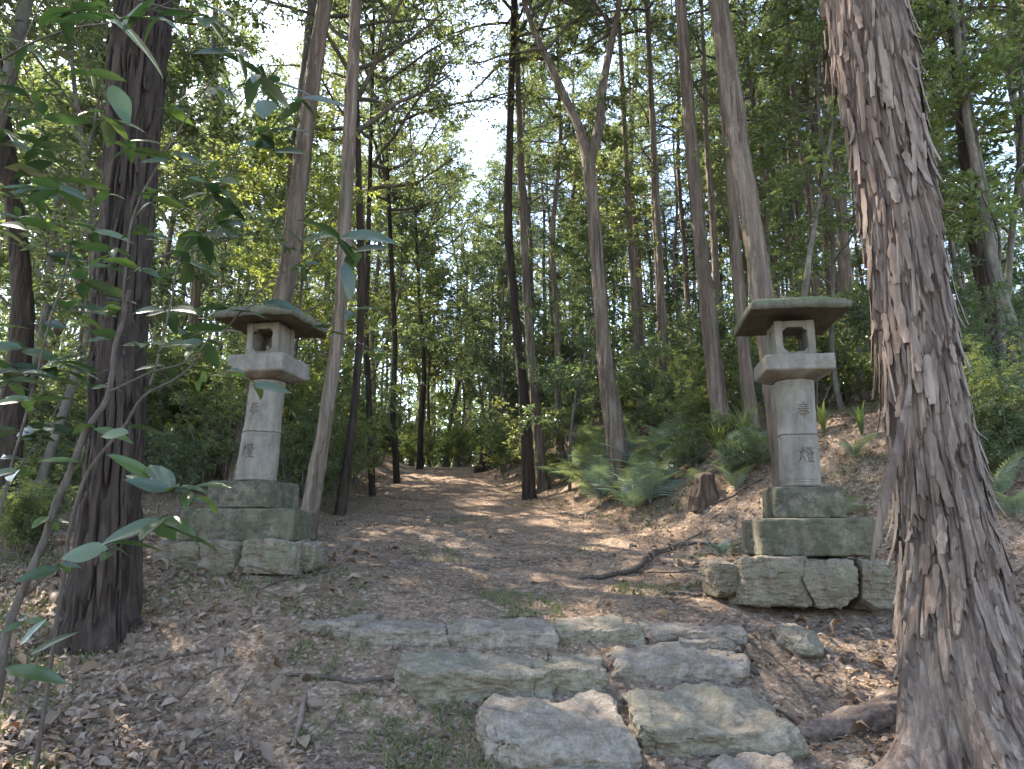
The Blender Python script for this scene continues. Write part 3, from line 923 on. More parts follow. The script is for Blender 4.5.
# ---- the trees that can be told apart
def own_tree(name, label, Y, pts, mat='bark_cyp', style='mid', seed=1, dY=0.0, nu=64, nv=500, flare=.5, lobes=5, fh=.25,
             top=None, topk='top', tops=1.0, ctz=7.0, extra=None, group=None, buttress=None):
    P, r = px_path(Y, pts, dY)
    d = P[-1] - P[-2]; d /= np.linalg.norm(d)
    base = P[0].copy(); base[2] = gz1(base[0], base[1])
    if top is not None:
        ext = [P[-1] + d * (top - P[-1][2]) / d[2] * f for f in (.33, .66, 1.0)] if top > P[-1][2] else []
        for f, e in zip((.85, .7, .3), ext): P = np.vstack([P, e]); r = np.append(r, r[len(pts)] * f)
    root = thing(name, label, 'tree', base, 0, group)
    me, PP, rr, fr, S = trunk_mesh('trunk', P - base, r, M[mat], nu, nv, style, seed, flare, lobes, fh, buttress)
    link('trunk', me, root)
    if top is not None:
        k = seed % len(PROTO[topk]); _, wood, lv = PROTO[topk][k]
        i = int(np.argmin(np.abs(PP[:, 2] + base[2] - ctz)))
        dd = PP[-1] - PP[i]
        rot = Vector((0, 0, 1)).rotation_difference(Vector(dd)).to_euler()
        for nm, m_ in (('branches', wood), ('crown', lv)):
            link(nm, m_, root, PP[i], (rot.x, rot.y, rot.z), tops)
    return root, base, PP, rr, fr, S, me


def join(a, b):
    V, F, mi = [], {}, {}
    off = 0
    for k, me in enumerate((a, b)):
        co = np.zeros(len(me.vertices) * 3, np.float32); me.vertices.foreach_get('co', co); V.append(co.reshape(-1, 3))
        vi = np.zeros(len(me.loops), np.int32); me.loops.foreach_get('vertex_index', vi)
        lt = np.zeros(len(me.polygons), np.int32); me.polygons.foreach_get('loop_total', lt)
        ls = np.zeros(len(me.polygons), np.int32); me.polygons.foreach_get('loop_start', ls)
        for n in (3, 4):
            q = ls[lt == n]
            if len(q):
                F.setdefault((k, n), vi[q[:, None] + np.arange(n)] + off)
        off += len(co) // 3
    keys = list(F)
    me = mkmesh('trunk', np.concatenate(V), [F[q] for q in keys], a.materials[0])
    me.materials.append(b.materials[0])
    me.polygons.foreach_set('material_index', np.concatenate([np.full(len(F[q]), q[0], np.int32) for q in keys]))
    return me


def flakes(root, PP, rr, fr, S, n, seed, smin, smax, L=(.08, .38), W=(.008, .03), out=.05, mat='bark_flake', name='loose_bark', face=None):
    """bark strips held at their upper end and curling away below; many small ones, one mesh"""
    rng = np.random.RandomState(seed); T, A, B = fr; acc = Acc()
    for k in range(n):
        s = rng.uniform(smin, smax); i = int(np.searchsorted(S, s)); i = min(i, len(S) - 1)
        th = rng.uniform(0, 2 * math.pi)
        l = rng.uniform(*L) * rng.uniform(.5, 1); w = rng.uniform(*W)
        m = 9; tt = np.linspace(0, 1, m)
        drift = rng.normal() * .12; curl = out * rng.uniform(.15, 1) ** 1.5
        rows = []
        for q in range(m):
            sj = s - l * tt[q]
            if sj < 0: sj = 0
            j = min(int(np.searchsorted(S, sj)), len(S) - 1)
            a = th + drift * tt[q] * l / rr[j] * .6
            nrm = math.cos(a) * A[j] + math.sin(a) * B[j]; tan = -math.sin(a) * A[j] + math.cos(a) * B[j]
            rad = rr[j] + .016 + curl * tt[q] ** 2.2
            c = PP[j] + nrm * rad
            ww = w * (1 - .45 * tt[q] ** 4) * (1 + .22 * math.sin(q * 2.1 + k)) * (1.0 if q else .5)
            cup = -.25 * w
            rows += [c - tan * ww + nrm * cup, c + nrm * .002, c + tan * ww + nrm * cup]
        acc.add(np.array(rows), grid_faces(3, m))
    tr = [c for c in root.children if c.name.startswith('trunk')][0]
    tr.data = join(tr.data, acc.mesh(name, M[mat]))


# the big shaggy cypress at the right
root, base, PP, rr, fr, S, me = own_tree('cypress_tree', 'huge leaning cypress with shaggy peeling bark at the right edge', 3.55,
    [(985, 752, 150), (966, 690, 136), (955, 620, 122), (946, 540, 104), (930, 440, 91), (915, 330, 84), (897, 200, 82), (880, 100, 83), (862, 0, 87)],
    'bark_big', 'shag', 7, .35, 720, 1500, .22, 6, .16, top=13.5, topk='topc', tops=1.15, ctz=6.8,
    buttress=[(math.pi * 1.03, .30, .30, .10), (math.pi * 1.03, .3, .10, .35), (math.pi * 1.35, .2, .09, .3), (math.pi * 1.62, .22, .10, .25), (0.1, .3, .12, .3)])
flakes(root, PP, rr, fr, S, 380, 5, .35, 5.5, (.12, .5), (.007, .024), .05)
# the long hanging strip of bark on its left side
pts = np.array([at(910, 385, 3.28), at(902, 430, 3.25), at(890, 480, 3.22), at(880, 525, 3.22), at(872, 562, 3.25)])
wv = np.array([.01, .022, .026, .022, .008])
Q = catmull(pts, 24); ww = np.interp(np.linspace(0, 1, 24), np.linspace(0, 1, 5), wv)
rows = []
for q in range(24):
    c = Q[q]; j = .006 * math.sin(q * 1.7)
    rows += [c + np.array([-ww[q], -.004, j * .5]), c + np.array([0, -.014, 0]), c + np.array([ww[q] + j, .004, 0])]
rows = np.array(rows)
acc = Acc(); acc.add(rows, grid_faces(3, 24)); acc.add(rows + np.array([.002, .009, 0]), grid_faces(3, 24)[:, ::-1])
link('hanging_strip', acc.mesh('hanging_strip', M['bark_big']), root, -base)

pr = [ground_hit(*q) for q in ((940, 705), (895, 716), (850, 728), (800, 738), (768, 746))]
pr = catmull(np.array(pr), 90); rr_ = np.interp(np.linspace(0, 1, 90), [0, .3, .7, 1], [.13, .085, .05, .018])
pr[:, 2] = gz(pr[:, 0], pr[:, 1], False) + rr_ * .25
th_ = None
V, F = tube(pr - base, rr_ * (1 + .15 * vn(pr * 7, 3)), 40)
N_ = V - np.repeat(pr - base, 40, 0); N_ /= np.linalg.norm(N_, axis=1)[:, None]
V = V + N_ * (.012 * fbm((V + base) * np.array([6, 30, 30.0]), 4, 8))[:, None]
acc = Acc(); acc.add(V, F); link('root', acc.mesh('root', M['bark_root']), root)

# the dark ridged tree at the left
root, base, PP, rr, fr, S, me = own_tree('cypress_tree', 'thick dark trunk with ridged bark at the left, behind the leafy twigs', 4.75,
    [(101, 625, 76), (107, 560, 69), (112, 480, 65), (117, 400, 62), (122, 300, 60), (128, 200, 59), (135, 100, 60), (143, 0, 64)],
    'bark_dark', 'ridge', 12, .3, 420, 1300, .18, 5, .2, top=14, topk='topc', tops=1.1, ctz=7.6)
flakes(root, PP, rr, fr, S, 260, 15, .3, 6.0, (.06, .22), (.005, .014), .02, 'bark_dark')

TREES = [
    ('cypress_tree', 'slightly curved reddish trunk just right of the leaning lantern', 8.0, [(312, 500, 25), (322, 440, 20), (333, 370, 18), (341, 300, 18), (346, 200, 18), (351, 100, 17), (356, 0, 15)], 'bark_cyp', .0, 'topc', 9.0, 14),
    ('cypress_tree', 'tall reddish trunk rising behind the roof of the leaning lantern', 9.2, [(234, 478, 24), (252, 400, 24), (285, 290, 26), (297, 200, 24), (310, 100, 22), (325, 0, 21)], 'bark_cyp', .4, 'topc', 10.0, 15),
    ('cypress_tree', 'greyer trunk close behind the one rising over the leaning lantern', 11.0, [(246, 470, 16), (262, 380, 15), (284, 270, 15), (296, 150, 15), (306, 60, 13)], 'bark_grey', .4, 'topc', 10.5, 15),
    ('broadleaf_tree', 'thin dark mossy trunk right of the curved reddish trunk', 10.5, [(345, 478, 14), (354, 410, 11), (360, 330, 10), (361, 260, 10), (359, 190, 9)], 'bark_dark', .3, 'top', 6.5, 11),
    ('broadleaf_tree', 'thin dark trunk on the left bank where the path narrows', 13.5, [(371, 455, 9), (369, 400, 8), (366, 330, 8), (368, 250, 7)], 'bark_dark', .3, 'top', 7.0, 12),
    ('broadleaf_tree', 'dark trunk left of the far end of the path', 16.5, [(396, 462, 9), (393, 410, 8), (395, 350, 7), (392, 280, 7)], 'bark_dark', .3, 'top', 8.0, 13),
    ('broadleaf_tree', 'dark trunk standing at the very end of the path', 23.0, [(420, 466, 8), (421, 420, 7), (424, 370, 6), (420, 300, 5)], 'bark_dark', .3, 'top', 9.0, 14),
    ('cypress_tree', 'left and darker of the two close trunks right of the path end', 13.0, [(527, 455, 17), (523, 390, 14), (514, 300, 12), (508, 220, 12), (510, 130, 10), (512, 60, 9)], 'bark_dark', .3, 'top', 9.5, 14),
    ('cypress_tree', 'right and redder of the two close trunks right of the path end', 13.6, [(540, 452, 14), (533, 380, 12), (527, 300, 11), (522, 200, 9), (519, 110, 8)], 'bark_cyp', .3, 'topc', 10.5, 15),
    ('cypress_tree', 'reddish trunk leaning left between the forked tree and the right lantern', 10.0, [(722, 425, 26), (716, 380, 24), (708, 310, 21), (700, 240, 19), (692, 150, 17), (684, 50, 15)], 'bark_cyp', .2, 'topc', 9.8, 15),
    ('cypress_tree', 'tall leaning trunk right behind the upright stone lantern', 7.6, [(782, 470, 26), (776, 410, 27), (768, 340, 28), (757, 260, 29), (744, 180, 28), (731, 90, 27), (718, 0, 26)], 'bark_cyp', .3, 'topc', 8.6, 14),
    ('cypress_tree', 'dark trunk left of the one behind the upright lantern', 9.6, [(752, 430, 20), (746, 370, 17), (740, 300, 15), (734, 220, 13), (728, 150, 12)], 'bark_cyp', .2, 'topc', 9.5, 15),
    ('cypress_tree', 'straight thin trunk left of the reddish leaning trunk', 14.0, [(668, 415, 11), (665, 350, 10), (661, 280, 9), (656, 190, 9), (652, 110, 8)], 'bark_cyp', .2, 'topc', 11, 16),
    ('cypress_tree', 'dark trunk in the gloom beyond the shaggy cypress', 9.0, [(1013, 402, 24), (1003, 350, 24), (987, 290, 23), (973, 220, 20), (966, 150, 17)], 'bark_dark', .3, 'topc', 7.5, 13),
    ('broadleaf_tree', 'slim pale trunk slanting across at the right edge', 8.0, [(1040, 390, 13), (1018, 340, 13), (996, 270, 12), (980, 190, 11), (966, 110, 10), (955, 20, 9)], 'bark_grey', .2, 'top', 8.0, 12),
    ('broadleaf_tree', 'small crooked tree above the right lantern roof', 8.6, [(804, 400, 9), (803, 330, 8), (806, 285, 8), (812, 240, 7), (824, 180, 5), (832, 130, 4)], 'bark_grey', .1, 'top', 8.5, 11),
    ('broadleaf_tree', 'dark old trunk partly hidden by leaves at the left edge', 7.0, [(6, 470, 34), (14, 400, 30), (22, 320, 26), (18, 240, 22), (6, 150, 20)], 'bark_dark', .2, 'top', 6.5, 12),
    ('broadleaf_tree', 'smooth pale trunk leaning out at the top left corner', 6.0, [(-62, 450, 20), (-50, 330, 18), (-22, 200, 17), (6, 90, 16), (26, 0, 15)], 'bark_grey', .3, 'top', 7.6, 12),
    ('cypress_tree', 'straight trunk in the stand between the forked tree and the leaning one', 15.0, [(640, 420, 10), (637, 360, 9), (633, 280, 9), (628, 200, 8), (624, 120, 7)], 'bark_cyp', .2, 'topc', 11.5, 16),
]
for i, (nm, lab, Y, pts, mat, dY, tk, ctz, top) in enumerate(TREES):
    near = Y < 10.5
    own_tree(nm, lab, Y, pts, mat, 'mid', 300 + i, dY, 90 if near else 32, 900 if near else 300, .15, 4, .18, top=top + 1.5, topk=tk, tops=.95, ctz=ctz)

# the forked tree in the middle right
root, base, PP, rr, fr, S, me = own_tree('broadleaf_tree', 'forked tree with two upright limbs in the middle right', 11.0,
    [(612, 410, 26), (606, 370, 21), (600, 300, 18), (594, 220, 17), (588, 160, 18)], 'bark_cyp', 'mid', 331, .2, 90, 600, .15, 4, .2)
for k, (pts, w) in enumerate((([(589, 168, 13), (580, 130, 10), (566, 100, 9), (548, 60, 8), (530, 20, 6), (512, -40, 5)], 0),
                              ([(588, 168, 13), (598, 130, 11), (604, 80, 9), (612, 40, 8), (622, -10, 6), (628, -60, 5)], 1))):
    Y = 11.2; P = np.array([at(a, b, Y + .15 * j) for j, (a, b, c) in enumerate(pts)]); r = np.array([c / 2 * Y / F_PX for a, b, c in pts])
    me, *_ = trunk_mesh('limb', P - base, r, M['bark_cyp'], 24, 120, 'fine', 340 + k)
    link('limb', me, root)
    _, wood, lv = PROTO['top'][k]
    link('branches', wood, root, P[3] - base, (0, R(-15 + 25 * k), k * 2.0), .7)
    link('crown', lv, root, P[3] - base, (0, R(-15 + 25 * k), k * 2.0), .7)

# ------------------------------------------------------------------ background woods
rng = np.random.RandomState(42)
own_xy = [(at(t[3][0][0], t[3][0][1], t[2])[0], t[2]) for t in TREES] + [(1.4, 11.0)]
placed = list(own_xy)


def clear(x, y, dmin):
    for (a, b) in placed:
        if (a - x) ** 2 + (b - y) ** 2 < dmin * dmin: return False
    return True


def zone(x, y):
    px = 512 + x / y * F_PX
    far = y > 24
    if px < 200: z = 'left'
    elif px < 420: z = 'midleft'
    elif px < 560: z = 'mid'
    elif px < 760: z = 'midright'
    else: z = 'right'
    return z, far


WHERE = {('left', 0): 'in the woods behind the thick dark trunk at left', ('left', 1): 'far back in the woods at left',
         ('midleft', 0): 'in the woods between the leaning lantern and the path', ('midleft', 1): 'far off beyond the left bank of the path',
         ('mid', 0): 'near the far end of the path', ('mid', 1): 'in the distance beyond the end of the path',
         ('midright', 0): 'in the stand above the fern bank', ('midright', 1): 'deep in the woods above the fern bank',
         ('right', 0): 'in the woods behind the upright lantern', ('right', 1): 'far back in the woods behind the upright lantern'}
KIND = {'broadleaf': ('broadleaf_tree', 'leafy broad-leaved tree'), 'cypress': ('cypress_tree', 'slender bare-trunked cypress'),
        'small': ('understorey_tree', 'low leafy understorey tree'), 'sapling': ('sapling', 'thin-stemmed sapling'), 'shrub': ('shrub', 'bushy evergreen shrub'), 'brush': ('brush', 'thin light green brush')}


def put(kind, x, y, s):
    z, far = zone(x, y)
    nm, ad = KIND[kind]
    w = WHERE[(z, int(far))]
    place_plant(kind, rng.randint(0, 9), x, y, s, rng.rand() * 6.28, nm, ad + ' ' + w, 'shrub' if kind in ('shrub', 'brush') else 'tree', ad + 's ' + w)
    placed.append((x, y))


def off_path(x, y, m):
    if y > 27: return True
    return x > x_right(y) + m or x < x_left(y) - m


for kind, x, y, s_ in (('small', -4.6, 7.2, 1.0), ('small', -6.0, 8.6, 1.2), ('small', -5.2, 9.8, 1.1), ('broadleaf', -7.0, 10.5, .9), ('small', -3.3, 11.5, .9),
                       ('small', 5.6, 8.4, 1.1), ('small', 7.0, 10.0, 1.2), ('broadleaf', 8.4, 11.5, .9), ('small', 4.4, 9.8, .9),
                       ('small', -.2, 19.0, 1.0), ('small', -4.9, 15.5, 1.0), ('small', -4.2, 19.5, 1.1), ('small', -.3, 23.5, 1.1), ('small', -4.6, 24.5, 1.2),
                       ('broadleaf', -2.6, 29.5, 1.0), ('broadleaf', -4.4, 33, 1.1), ('broadleaf', -.8, 31.5, 1.0), ('broadleaf', -3.4, 27.5, .8), ('small', .95, 12.4, .7), ('sapling', 1.6, 12.6, .8), ('small', -2.0, 28, 1.2), ('small', -3.2, 30, 1.3)):
    put(kind, x, y, s_)
n = 0
for tries in range(6000):
    y = 9.0 + 39 * rng.rand() ** .8; hw = .76 * y + 2.0
    x = rng.uniform(-hw, hw)
    if not off_path(x, y, .5): continue
    if not clear(x, y, 1.05 + y * .022): continue
    if y < 13 and abs(x) < 1.0: continue
    if y < 13.5 and 0 < x < 6: continue
    if ((x + 9.2) / 3.2) ** 2 + ((y - 15.5) / 3.2) ** 2 < 1: continue
    u = rng.rand()
    if y < 12: kind = 'sapling' if u < .5 else ('small' if u < .8 else 'cypress')
    else: kind = 'cypress' if u < .40 else ('broadleaf' if u < .62 else ('small' if u < .80 else 'sapling'))
    if x > -.5 and kind in ('broadleaf', 'small') and rng.rand() < (.75 if y < 20 else .4): kind = 'cypress'
    put(kind, x, y, rng.uniform(.8, 1.2)); n += 1
    if n >= 165: break
for px, py, s_ in ((520, 446, .8), (556, 432, .8), (590, 424, .8), (632, 418, .7), (668, 404, .7), (700, 404, .7), (742, 404, .6), (800, 410, .6), (846, 405, .7), (500, 440, .7), (575, 415, .9),
                   (160, 470, .8), (190, 462, .9), (214, 462, .7), (285, 462, .6), (60, 480, .8), (20, 500, .7), (135, 478, .7), (965, 410, .8), (1000, 420, .7), (612, 436, .5), (655, 430, .5)):
    g_ = ground_hit(px, py)
    if g_[1] < 26: put('shrub', g_[0], g_[1], s_ * g_[1] / 10)
for k in range(34):
    x, y = rng.uniform(-6.5, -2.3), rng.uniform(8.2, 16)
    if x < x_left(y) - .3 and abs(x / y + .335) > .0: put('brush', x, y, rng.uniform(.6, 1.0))
for k in range(14):
    x, y = rng.uniform(.9, 4.5), rng.uniform(9.5, 14)
    if x > x_right(y) + .6: put('brush', x, y, rng.uniform(.4, .8))
bs = random.Random(8)
for k in range(60):
    if k < 14: px, py = bs.uniform(0, 60), bs.uniform(470, 560)
    elif k < 34: px, py = bs.uniform(540, 770), bs.uniform(405, 490 - 0)
    elif k < 46: px, py = bs.uniform(930, 1023), bs.uniform(400, 500)
    else: px, py = bs.uniform(150, 215), bs.uniform(460, 500)
    g_ = ground_hit(px, py)
    if g_[1] < 26 and (g_[0] > x_right(g_[1]) + .4 or g_[0] < x_left(g_[1]) - .5): put(bs.choice(('brush', 'brush', 'shrub')), g_[0], g_[1], bs.uniform(.25, .5))
for x, y, s_ in ((-2.3, 25.6, .6), (-3.4, 25.4, .7), (-1.6, 24.6, .8), (-2.9, 26.6, .9), (-1.0, 23.2, .8), (-4.0, 24.2, .9), (-3.9, 21.5, .7), (-.5, 19.5, .8), (-2.0, 27.5, 1.0), (-3.6, 28.0, 1.0), (-.2, 17.5, .7), (-3.8, 18.0, .6)):
    put('brush', x, y, s_)
# the close stand of slim trunks above the fern bank
for k in range(400):
    y = rng.uniform(12, 30); x = rng.uniform(x_right(y) + 1.0, .66 * y)
    if clear(x, y, .75): put('cypress' if rng.rand() < .8 else 'sapling', x, y, rng.uniform(.7, 1.0)); n += 1
    if n > 228: break
for k in range(200):
    y = rng.uniform(13, 30); x = rng.uniform(-.66 * y, x_left(y) - 1.0)
    if clear(x, y, .9): put('cypress' if rng.rand() < .5 else 'sapling', x, y, rng.uniform(.7, 1.0)); n += 1
    if n > 248: break
# unseen trees added beside and behind the viewpoint to shade this place
for kind, x, y, s_ in (('broadleaf', -5.6, 4.4, 1.0), ('cypress', -7.4, 6.6, 1.0), ('broadleaf', -8.2, 3.2, 1.05), ('cypress', -4.8, 1.2, .95), 
                       ('cypress', 5.8, 1.6, 1.0), ('broadleaf', 7.2, 4.8, 1.0), ('cypress', -8.0, -1.0, 1.0), ('broadleaf', -11, 6.5, 1.1)):
    nm, ad = KIND[kind]
    place_plant(kind, rng.randint(0, 9), x, y, s_, rng.rand() * 6.28, nm, ad + ' just outside the picture beside the viewpoint', 'tree', ad + 's around the viewpoint')
print('background trees', n)
placed = [p for p in own_xy]
n = 0
for tries in range(4000):
    y = 8.5 + 28 * rng.rand() ** 1.1; hw = .74 * y + 1
    x = rng.uniform(-hw, hw)
    if not off_path(x, y, .25 if y > 14 else .9): continue
    if y < 10 and -1 < x < 4.5: continue
    if not clear(x, y, .6 + y * .015): continue
    put('shrub', x, y, rng.uniform(.6, 1.25)); n += 1
    if n >= 190: break
print('shrubs', n)


# far woods: nobody could count the trunks in it
def far_woods():
    r = np.random.RandomState(9); A = Acc()
    N = 260000
    a = r.uniform(-.82, .82, N); d = r.uniform(50, 78, N)
    x, y = np.tan(a) * d * .95, d
    z = r.rand(N) ** 1.3 * 15 - 2
    P = np.stack([x, y, z], 1)
    keep = (fbm(P * .32, 3, 5) > -.12 - 1.3 * np.clip(1 - z / 9, 0, 1))
    P = P[keep]; n = len(P)
    P[:, 2] += 2.0
    D = r.normal(size=(n, 3)); Nn = r.normal(size=(n, 3)) + np.array([0, 0, .8])
    V, F = leaf_cloud(P, D, Nn, r.uniform(.25, .5, n), r.uniform(.12, .26, n))
    o = link('distant_woods', mkmesh('distant_woods', V, F, M['leaf_a'], False))
    tag(o, 'mass of distant green foliage closing the view behind the trees', 'woods', kind='stuff')
    for k in range(260):
        a = r.uniform(-.8, .8); d = r.uniform(48, 74); x, y = math.tan(a) * d, d
        z = gz1(x, y); H = r.uniform(12, 22); l = r.normal() * .6
        V, F = tube(np.array([[x, y, z - .3], [x + l * .4, y, z + H * .5], [x + l, y, z + H]]), [.2, .15, .06], 7)
        A.add(V, F)
    o = link('distant_trunks', A.mesh('distant_trunks', M['bark_cyp']))
    tag(o, 'countless far trunks standing in the distant woods', 'woods', kind='stuff')


far_woods()

# ------------------------------------------------------------------ litter on the ground
def onground(x, y):
    z = gz(x, y); e = .03
    zx = gz(x + e, y, False); zy = gz(x, y + e, False); z0 = gz(x, y, False)
    N = np.stack([-(zx - z0) / e, -(zy - z0) / e, np.ones_like(x)], 1)
    return z, N / np.linalg.norm(N, axis=1)[:, None]


def curled_leaves(P, D, N, L, W, curl):
    """six-point leaves with a bend along and across"""
    n = len(P)
    D = D - N * (D * N).sum(1)[:, None]; D /= np.linalg.norm(D, axis=1)[:, None]
    S = np.cross(D, N)
    L, W, curl = L[:, None], W[:, None], curl[:, None]
    a = P
    c1 = P + D * L * .33 + N * L * curl * .5; c2 = P + D * L * .68 + N * L * curl * .55
    k = W * np.abs(curl) * .9
    pts = [a, c1 - S * W * .5 + N * k, c1, c1 + S * W * .5 + N * k, c2 - S * W * .42 + N * k, c2, c2 + S * W * .42 + N * k, P + D * L - N * L * curl * .1]
    V = np.stack(pts, 1).reshape(-1, 3)
    i = np.arange(n)[:, None] * 8
    T = np.concatenate([i + np.array([[0, 2, 1]]), i + np.array([[0, 3, 2]]), i + np.array([[4, 5, 7]]), i + np.array([[5, 6, 7]])])
    Q = np.concatenate([i + np.array([[1, 2, 5, 4]]), i + np.array([[2, 3, 6, 5]])])
    return V, [T, Q]


def litter():
    r = np.random.RandomState(77)
    N = 150000
    y = 2.7 + (r.rand(N) ** 1.9) * 17
    x = r.uniform(-1, 1, N) * (.74 * y + .4)
    path = (x > x_left(y) + .1) & (x < x_right(y) - .1)
    fore = y < 5.0
    P2 = np.stack([x, y, x * 0], 1)
    dens = np.where(path, np.where(fore & (np.abs(x) > 1.1), .55, .22), .9) * np.clip(.75 + .5 * fbm(P2 * 1.4, 3, 8), .12, 1.2)
    k = r.rand(N) < dens
    x, y = x[k], y[k]; n = len(x)
    z, Nn = onground(x, y)
    P = np.stack([x, y, z + r.uniform(.0, .02, n)], 1)
    T = Nn + r.normal(size=(n, 3)) * np.array([.35, .35, .1]); T /= np.linalg.norm(T, axis=1)[:, None]
    L = np.exp(r.normal(0, .38, n)) * np.where((x < -1.0) & (y < 5.5) | (x > 1.6), .040, .029); L = L.clip(.012, .12)
    V, F = curled_leaves(P, r.normal(size=(n, 3)), T, L, L * r.uniform(.3, .55, n), r.uniform(-.1, .45, n))
    o = link('leaf_litter', mkmesh('leaf_litter', V, F, M['litter'], True))
    tag(o, 'brown and grey dead leaves littering the ground and banks', 'leaf litter', kind='stuff')
    # needles, bark crumbs and fine twigs
    N = 230000
    y = 2.7 + (r.rand(N) ** 1.8) * 11; x = r.uniform(-1, 1, N) * (.74 * y + .3)
    z, Nn = onground(x, y)
    P = np.stack([x, y, z + r.uniform(.001, .012, N)], 1)
    T = Nn + r.normal(size=(N, 3)) * np.array([.3, .3, .1])
    D = r.normal(size=(N, 3)); D[:, 2] *= .15
    L = r.uniform(.01, .045, N)
    V, F = leaf_cloud(P, D, T, L, r.uniform(.0025, .007, N), .1, .02)
    o = link('needle_litter', mkmesh('needle_litter', V, F, M['needle'], False))
    tag(o, 'fine brown needles and bark crumbs strewn over the path', 'needle litter', kind='stuff')
    # broken twigs among the leaves
    A = Acc()
    for k in range(2600):
        yy = 2.8 + r.rand() ** 1.8 * 10; xx = r.uniform(-1, 1) * (.74 * yy + .2); a = r.rand() * 6.28; l = r.uniform(.04, .22) * (1.6 if r.rand() < .08 else 1)
        t = np.linspace(-.5, .5, 5) * l; b = r.normal() * .25
        X = xx + np.cos(a + b * t / l) * t; Y = yy + np.sin(a + b * t / l) * t
        rad = r.uniform(.0012, .0035)
        V, F = tube(np.stack([X, Y, gz(X, Y) + rad + r.rand() * .012], 1), np.linspace(rad, rad * .5, 5), 4); A.add(V, F)
    o = link('twig_litter', A.mesh('twig_litter', M['twig']))
    tag(o, 'broken thin twigs strewn among the dead leaves', 'twig litter', kind='stuff')
    n = 420
    y = 2.8 + r.rand(n) ** 1.5 * 5; x = np.where(r.rand(n) < .55, r.uniform(-3.2, -.9, n), r.uniform(.9, 3.2, n))
    z, Nn = onground(x, y)
    T = Nn + r.normal(size=(n, 3)) * np.array([.45, .45, .1]); T /= np.linalg.norm(T, axis=1)[:, None]
    L = r.uniform(.07, .13, n)
    V, F = curled_leaves(np.stack([x, y, z + .02], 1), r.normal(size=(n, 3)), T, L, L * r.uniform(.35, .6, n), r.uniform(-.1, .6, n))
    o = link('large_dead_leaves', mkmesh('large_dead_leaves', V, F, M['litter'], True))
    tag(o, 'scattered larger curled dead leaves on the near ground', 'leaf litter', kind='stuff')
    # little seedlings, grass and moss tufts
    A = []
    N = 26000
    y = 3.0 + (r.rand(N) ** 1.5) * 16; x = r.uniform(-1, 1, N) * (.74 * y + .3)
    P2 = np.stack([x, y, x * 0], 1)
    m = fbm(P2 * 1.1, 3, 21)
    path = (x > x_left(y) - .2) & (x < x_right(y) + .2)
    keep = np.where(path, m > .75, m > -.05)
    lft = (x < -1.0) & (y < 6.5) & (y > 4.3) & (m > -.1)
    keep |= lft & (r.rand(N) < .5)
    for (px, py, rad) in ((305, 597, .22), (432, 588, .3), (645, 600, .28), (300, 583, .15), (590, 585, .15), (715, 600, .2), (450, 520, .5), (445, 700, .12)):
        g = onz(px, py, -.02 if py < 650 else -.4); g = g if g[1] > 3 else g
        keep |= ((x - g[0]) ** 2 + (y - g[1]) ** 2 < rad ** 2) & (r.rand(N) < .9)
    x, y = x[keep], y[keep]; n0 = len(x)
    per = 6
    x = np.repeat(x, per) + r.normal(size=n0 * per) * .02; y = np.repeat(y, per) + r.normal(size=n0 * per) * .02
    n = len(x); z, Nn = onground(x, y)
    P = np.stack([x, y, z], 1)
    D = r.normal(size=(n, 3)) * .6 + np.array([0, 0, .9])
    V, F = leaf_cloud(P, D, r.normal(size=(n, 3)), r.uniform(.015, .06, n), r.uniform(.004, .014, n), .1, .2)
    o = link('ground_plants', mkmesh('ground_plants', V, F, M['moss_tuft'], False))
    tag(o, 'sparse moss, grass and seedlings dotting the forest floor', 'ground cover', kind='stuff')


litter()


# ------------------------------------------------------------------ fallen branches and roots
def stick(name, label, cat, pts, rads, group=None, mat='twig', forks=(), lift=.012, onGround=True):
    A = Acc()
    def one(ps, rd):
        ps = np.array([onz(a, b, 0) if False else ground_hit(a, b) for a, b in ps]) if onGround else np.array(ps)
        Q = catmull(ps, 8 * len(ps)); r = np.interp(np.linspace(0, 1, len(Q)), np.linspace(0, 1, len(rd)), rd)
        if onGround: Q[:, 2] = gz(Q[:, 0], Q[:, 1]) + r * (.6 if lift else -.55) + lift * np.abs(np.sin(np.linspace(0, 5, len(Q))))
        Q = Q + .004 * np.stack([vn(Q * 14, 1), vn(Q * 14, 2), vn(Q * 14, 3)], 1)
        V, F = tube(Q, r * (1 + .12 * np.sin(np.arange(len(Q)) * 1.9)), 8); A.add(V, F)
    one(pts, rads)
    for ps, rd in forks: one(ps, rd)
    o = link(name, A.mesh(name, M[mat]))
    return tag(o, label, cat, group)


G = 'fallen sticks on the ground'
stick('fallen_branch', 'long crooked fallen branch left of the upright lantern', 'branch', [(580, 579), (610, 577), (640, 570), (660, 553), (690, 545), (735, 547)], [.012, .022, .026, .024, .016, .01], G, forks=[([(655, 556), (690, 540), (712, 530)], [.014, .008, .004]), ([(630, 573), (665, 574), (700, 572)], [.008, .006, .003])])
stick('fallen_branch', 'thin dark fallen branch left of the middle step stones', 'branch', [(285, 676), (320, 680), (360, 683), (410, 679)], [.006, .011, .012, .008], G)
stick('fallen_branch', 'pale peeled stick lying at the bottom left of the steps', 'branch', [(305, 698), (300, 725), (292, 752)], [.012, .015, .010], G, mat='bark_flake')
stick('fallen_branch', 'short stick beside the foundation of the upright lantern', 'branch', [(662, 594), (690, 597), (722, 597)], [.01, .013, .008], G)
stick('fallen_branch', 'thin twig curving over the top step', 'branch', [(500, 618), (540, 622), (570, 635), (600, 652)], [.004, .006, .006, .003], G)
stick('fallen_branch', 'long thin twig running down right of the steps', 'branch', [(735, 640), (770, 655), (800, 690), (830, 730)], [.005, .007, .007, .004], G)
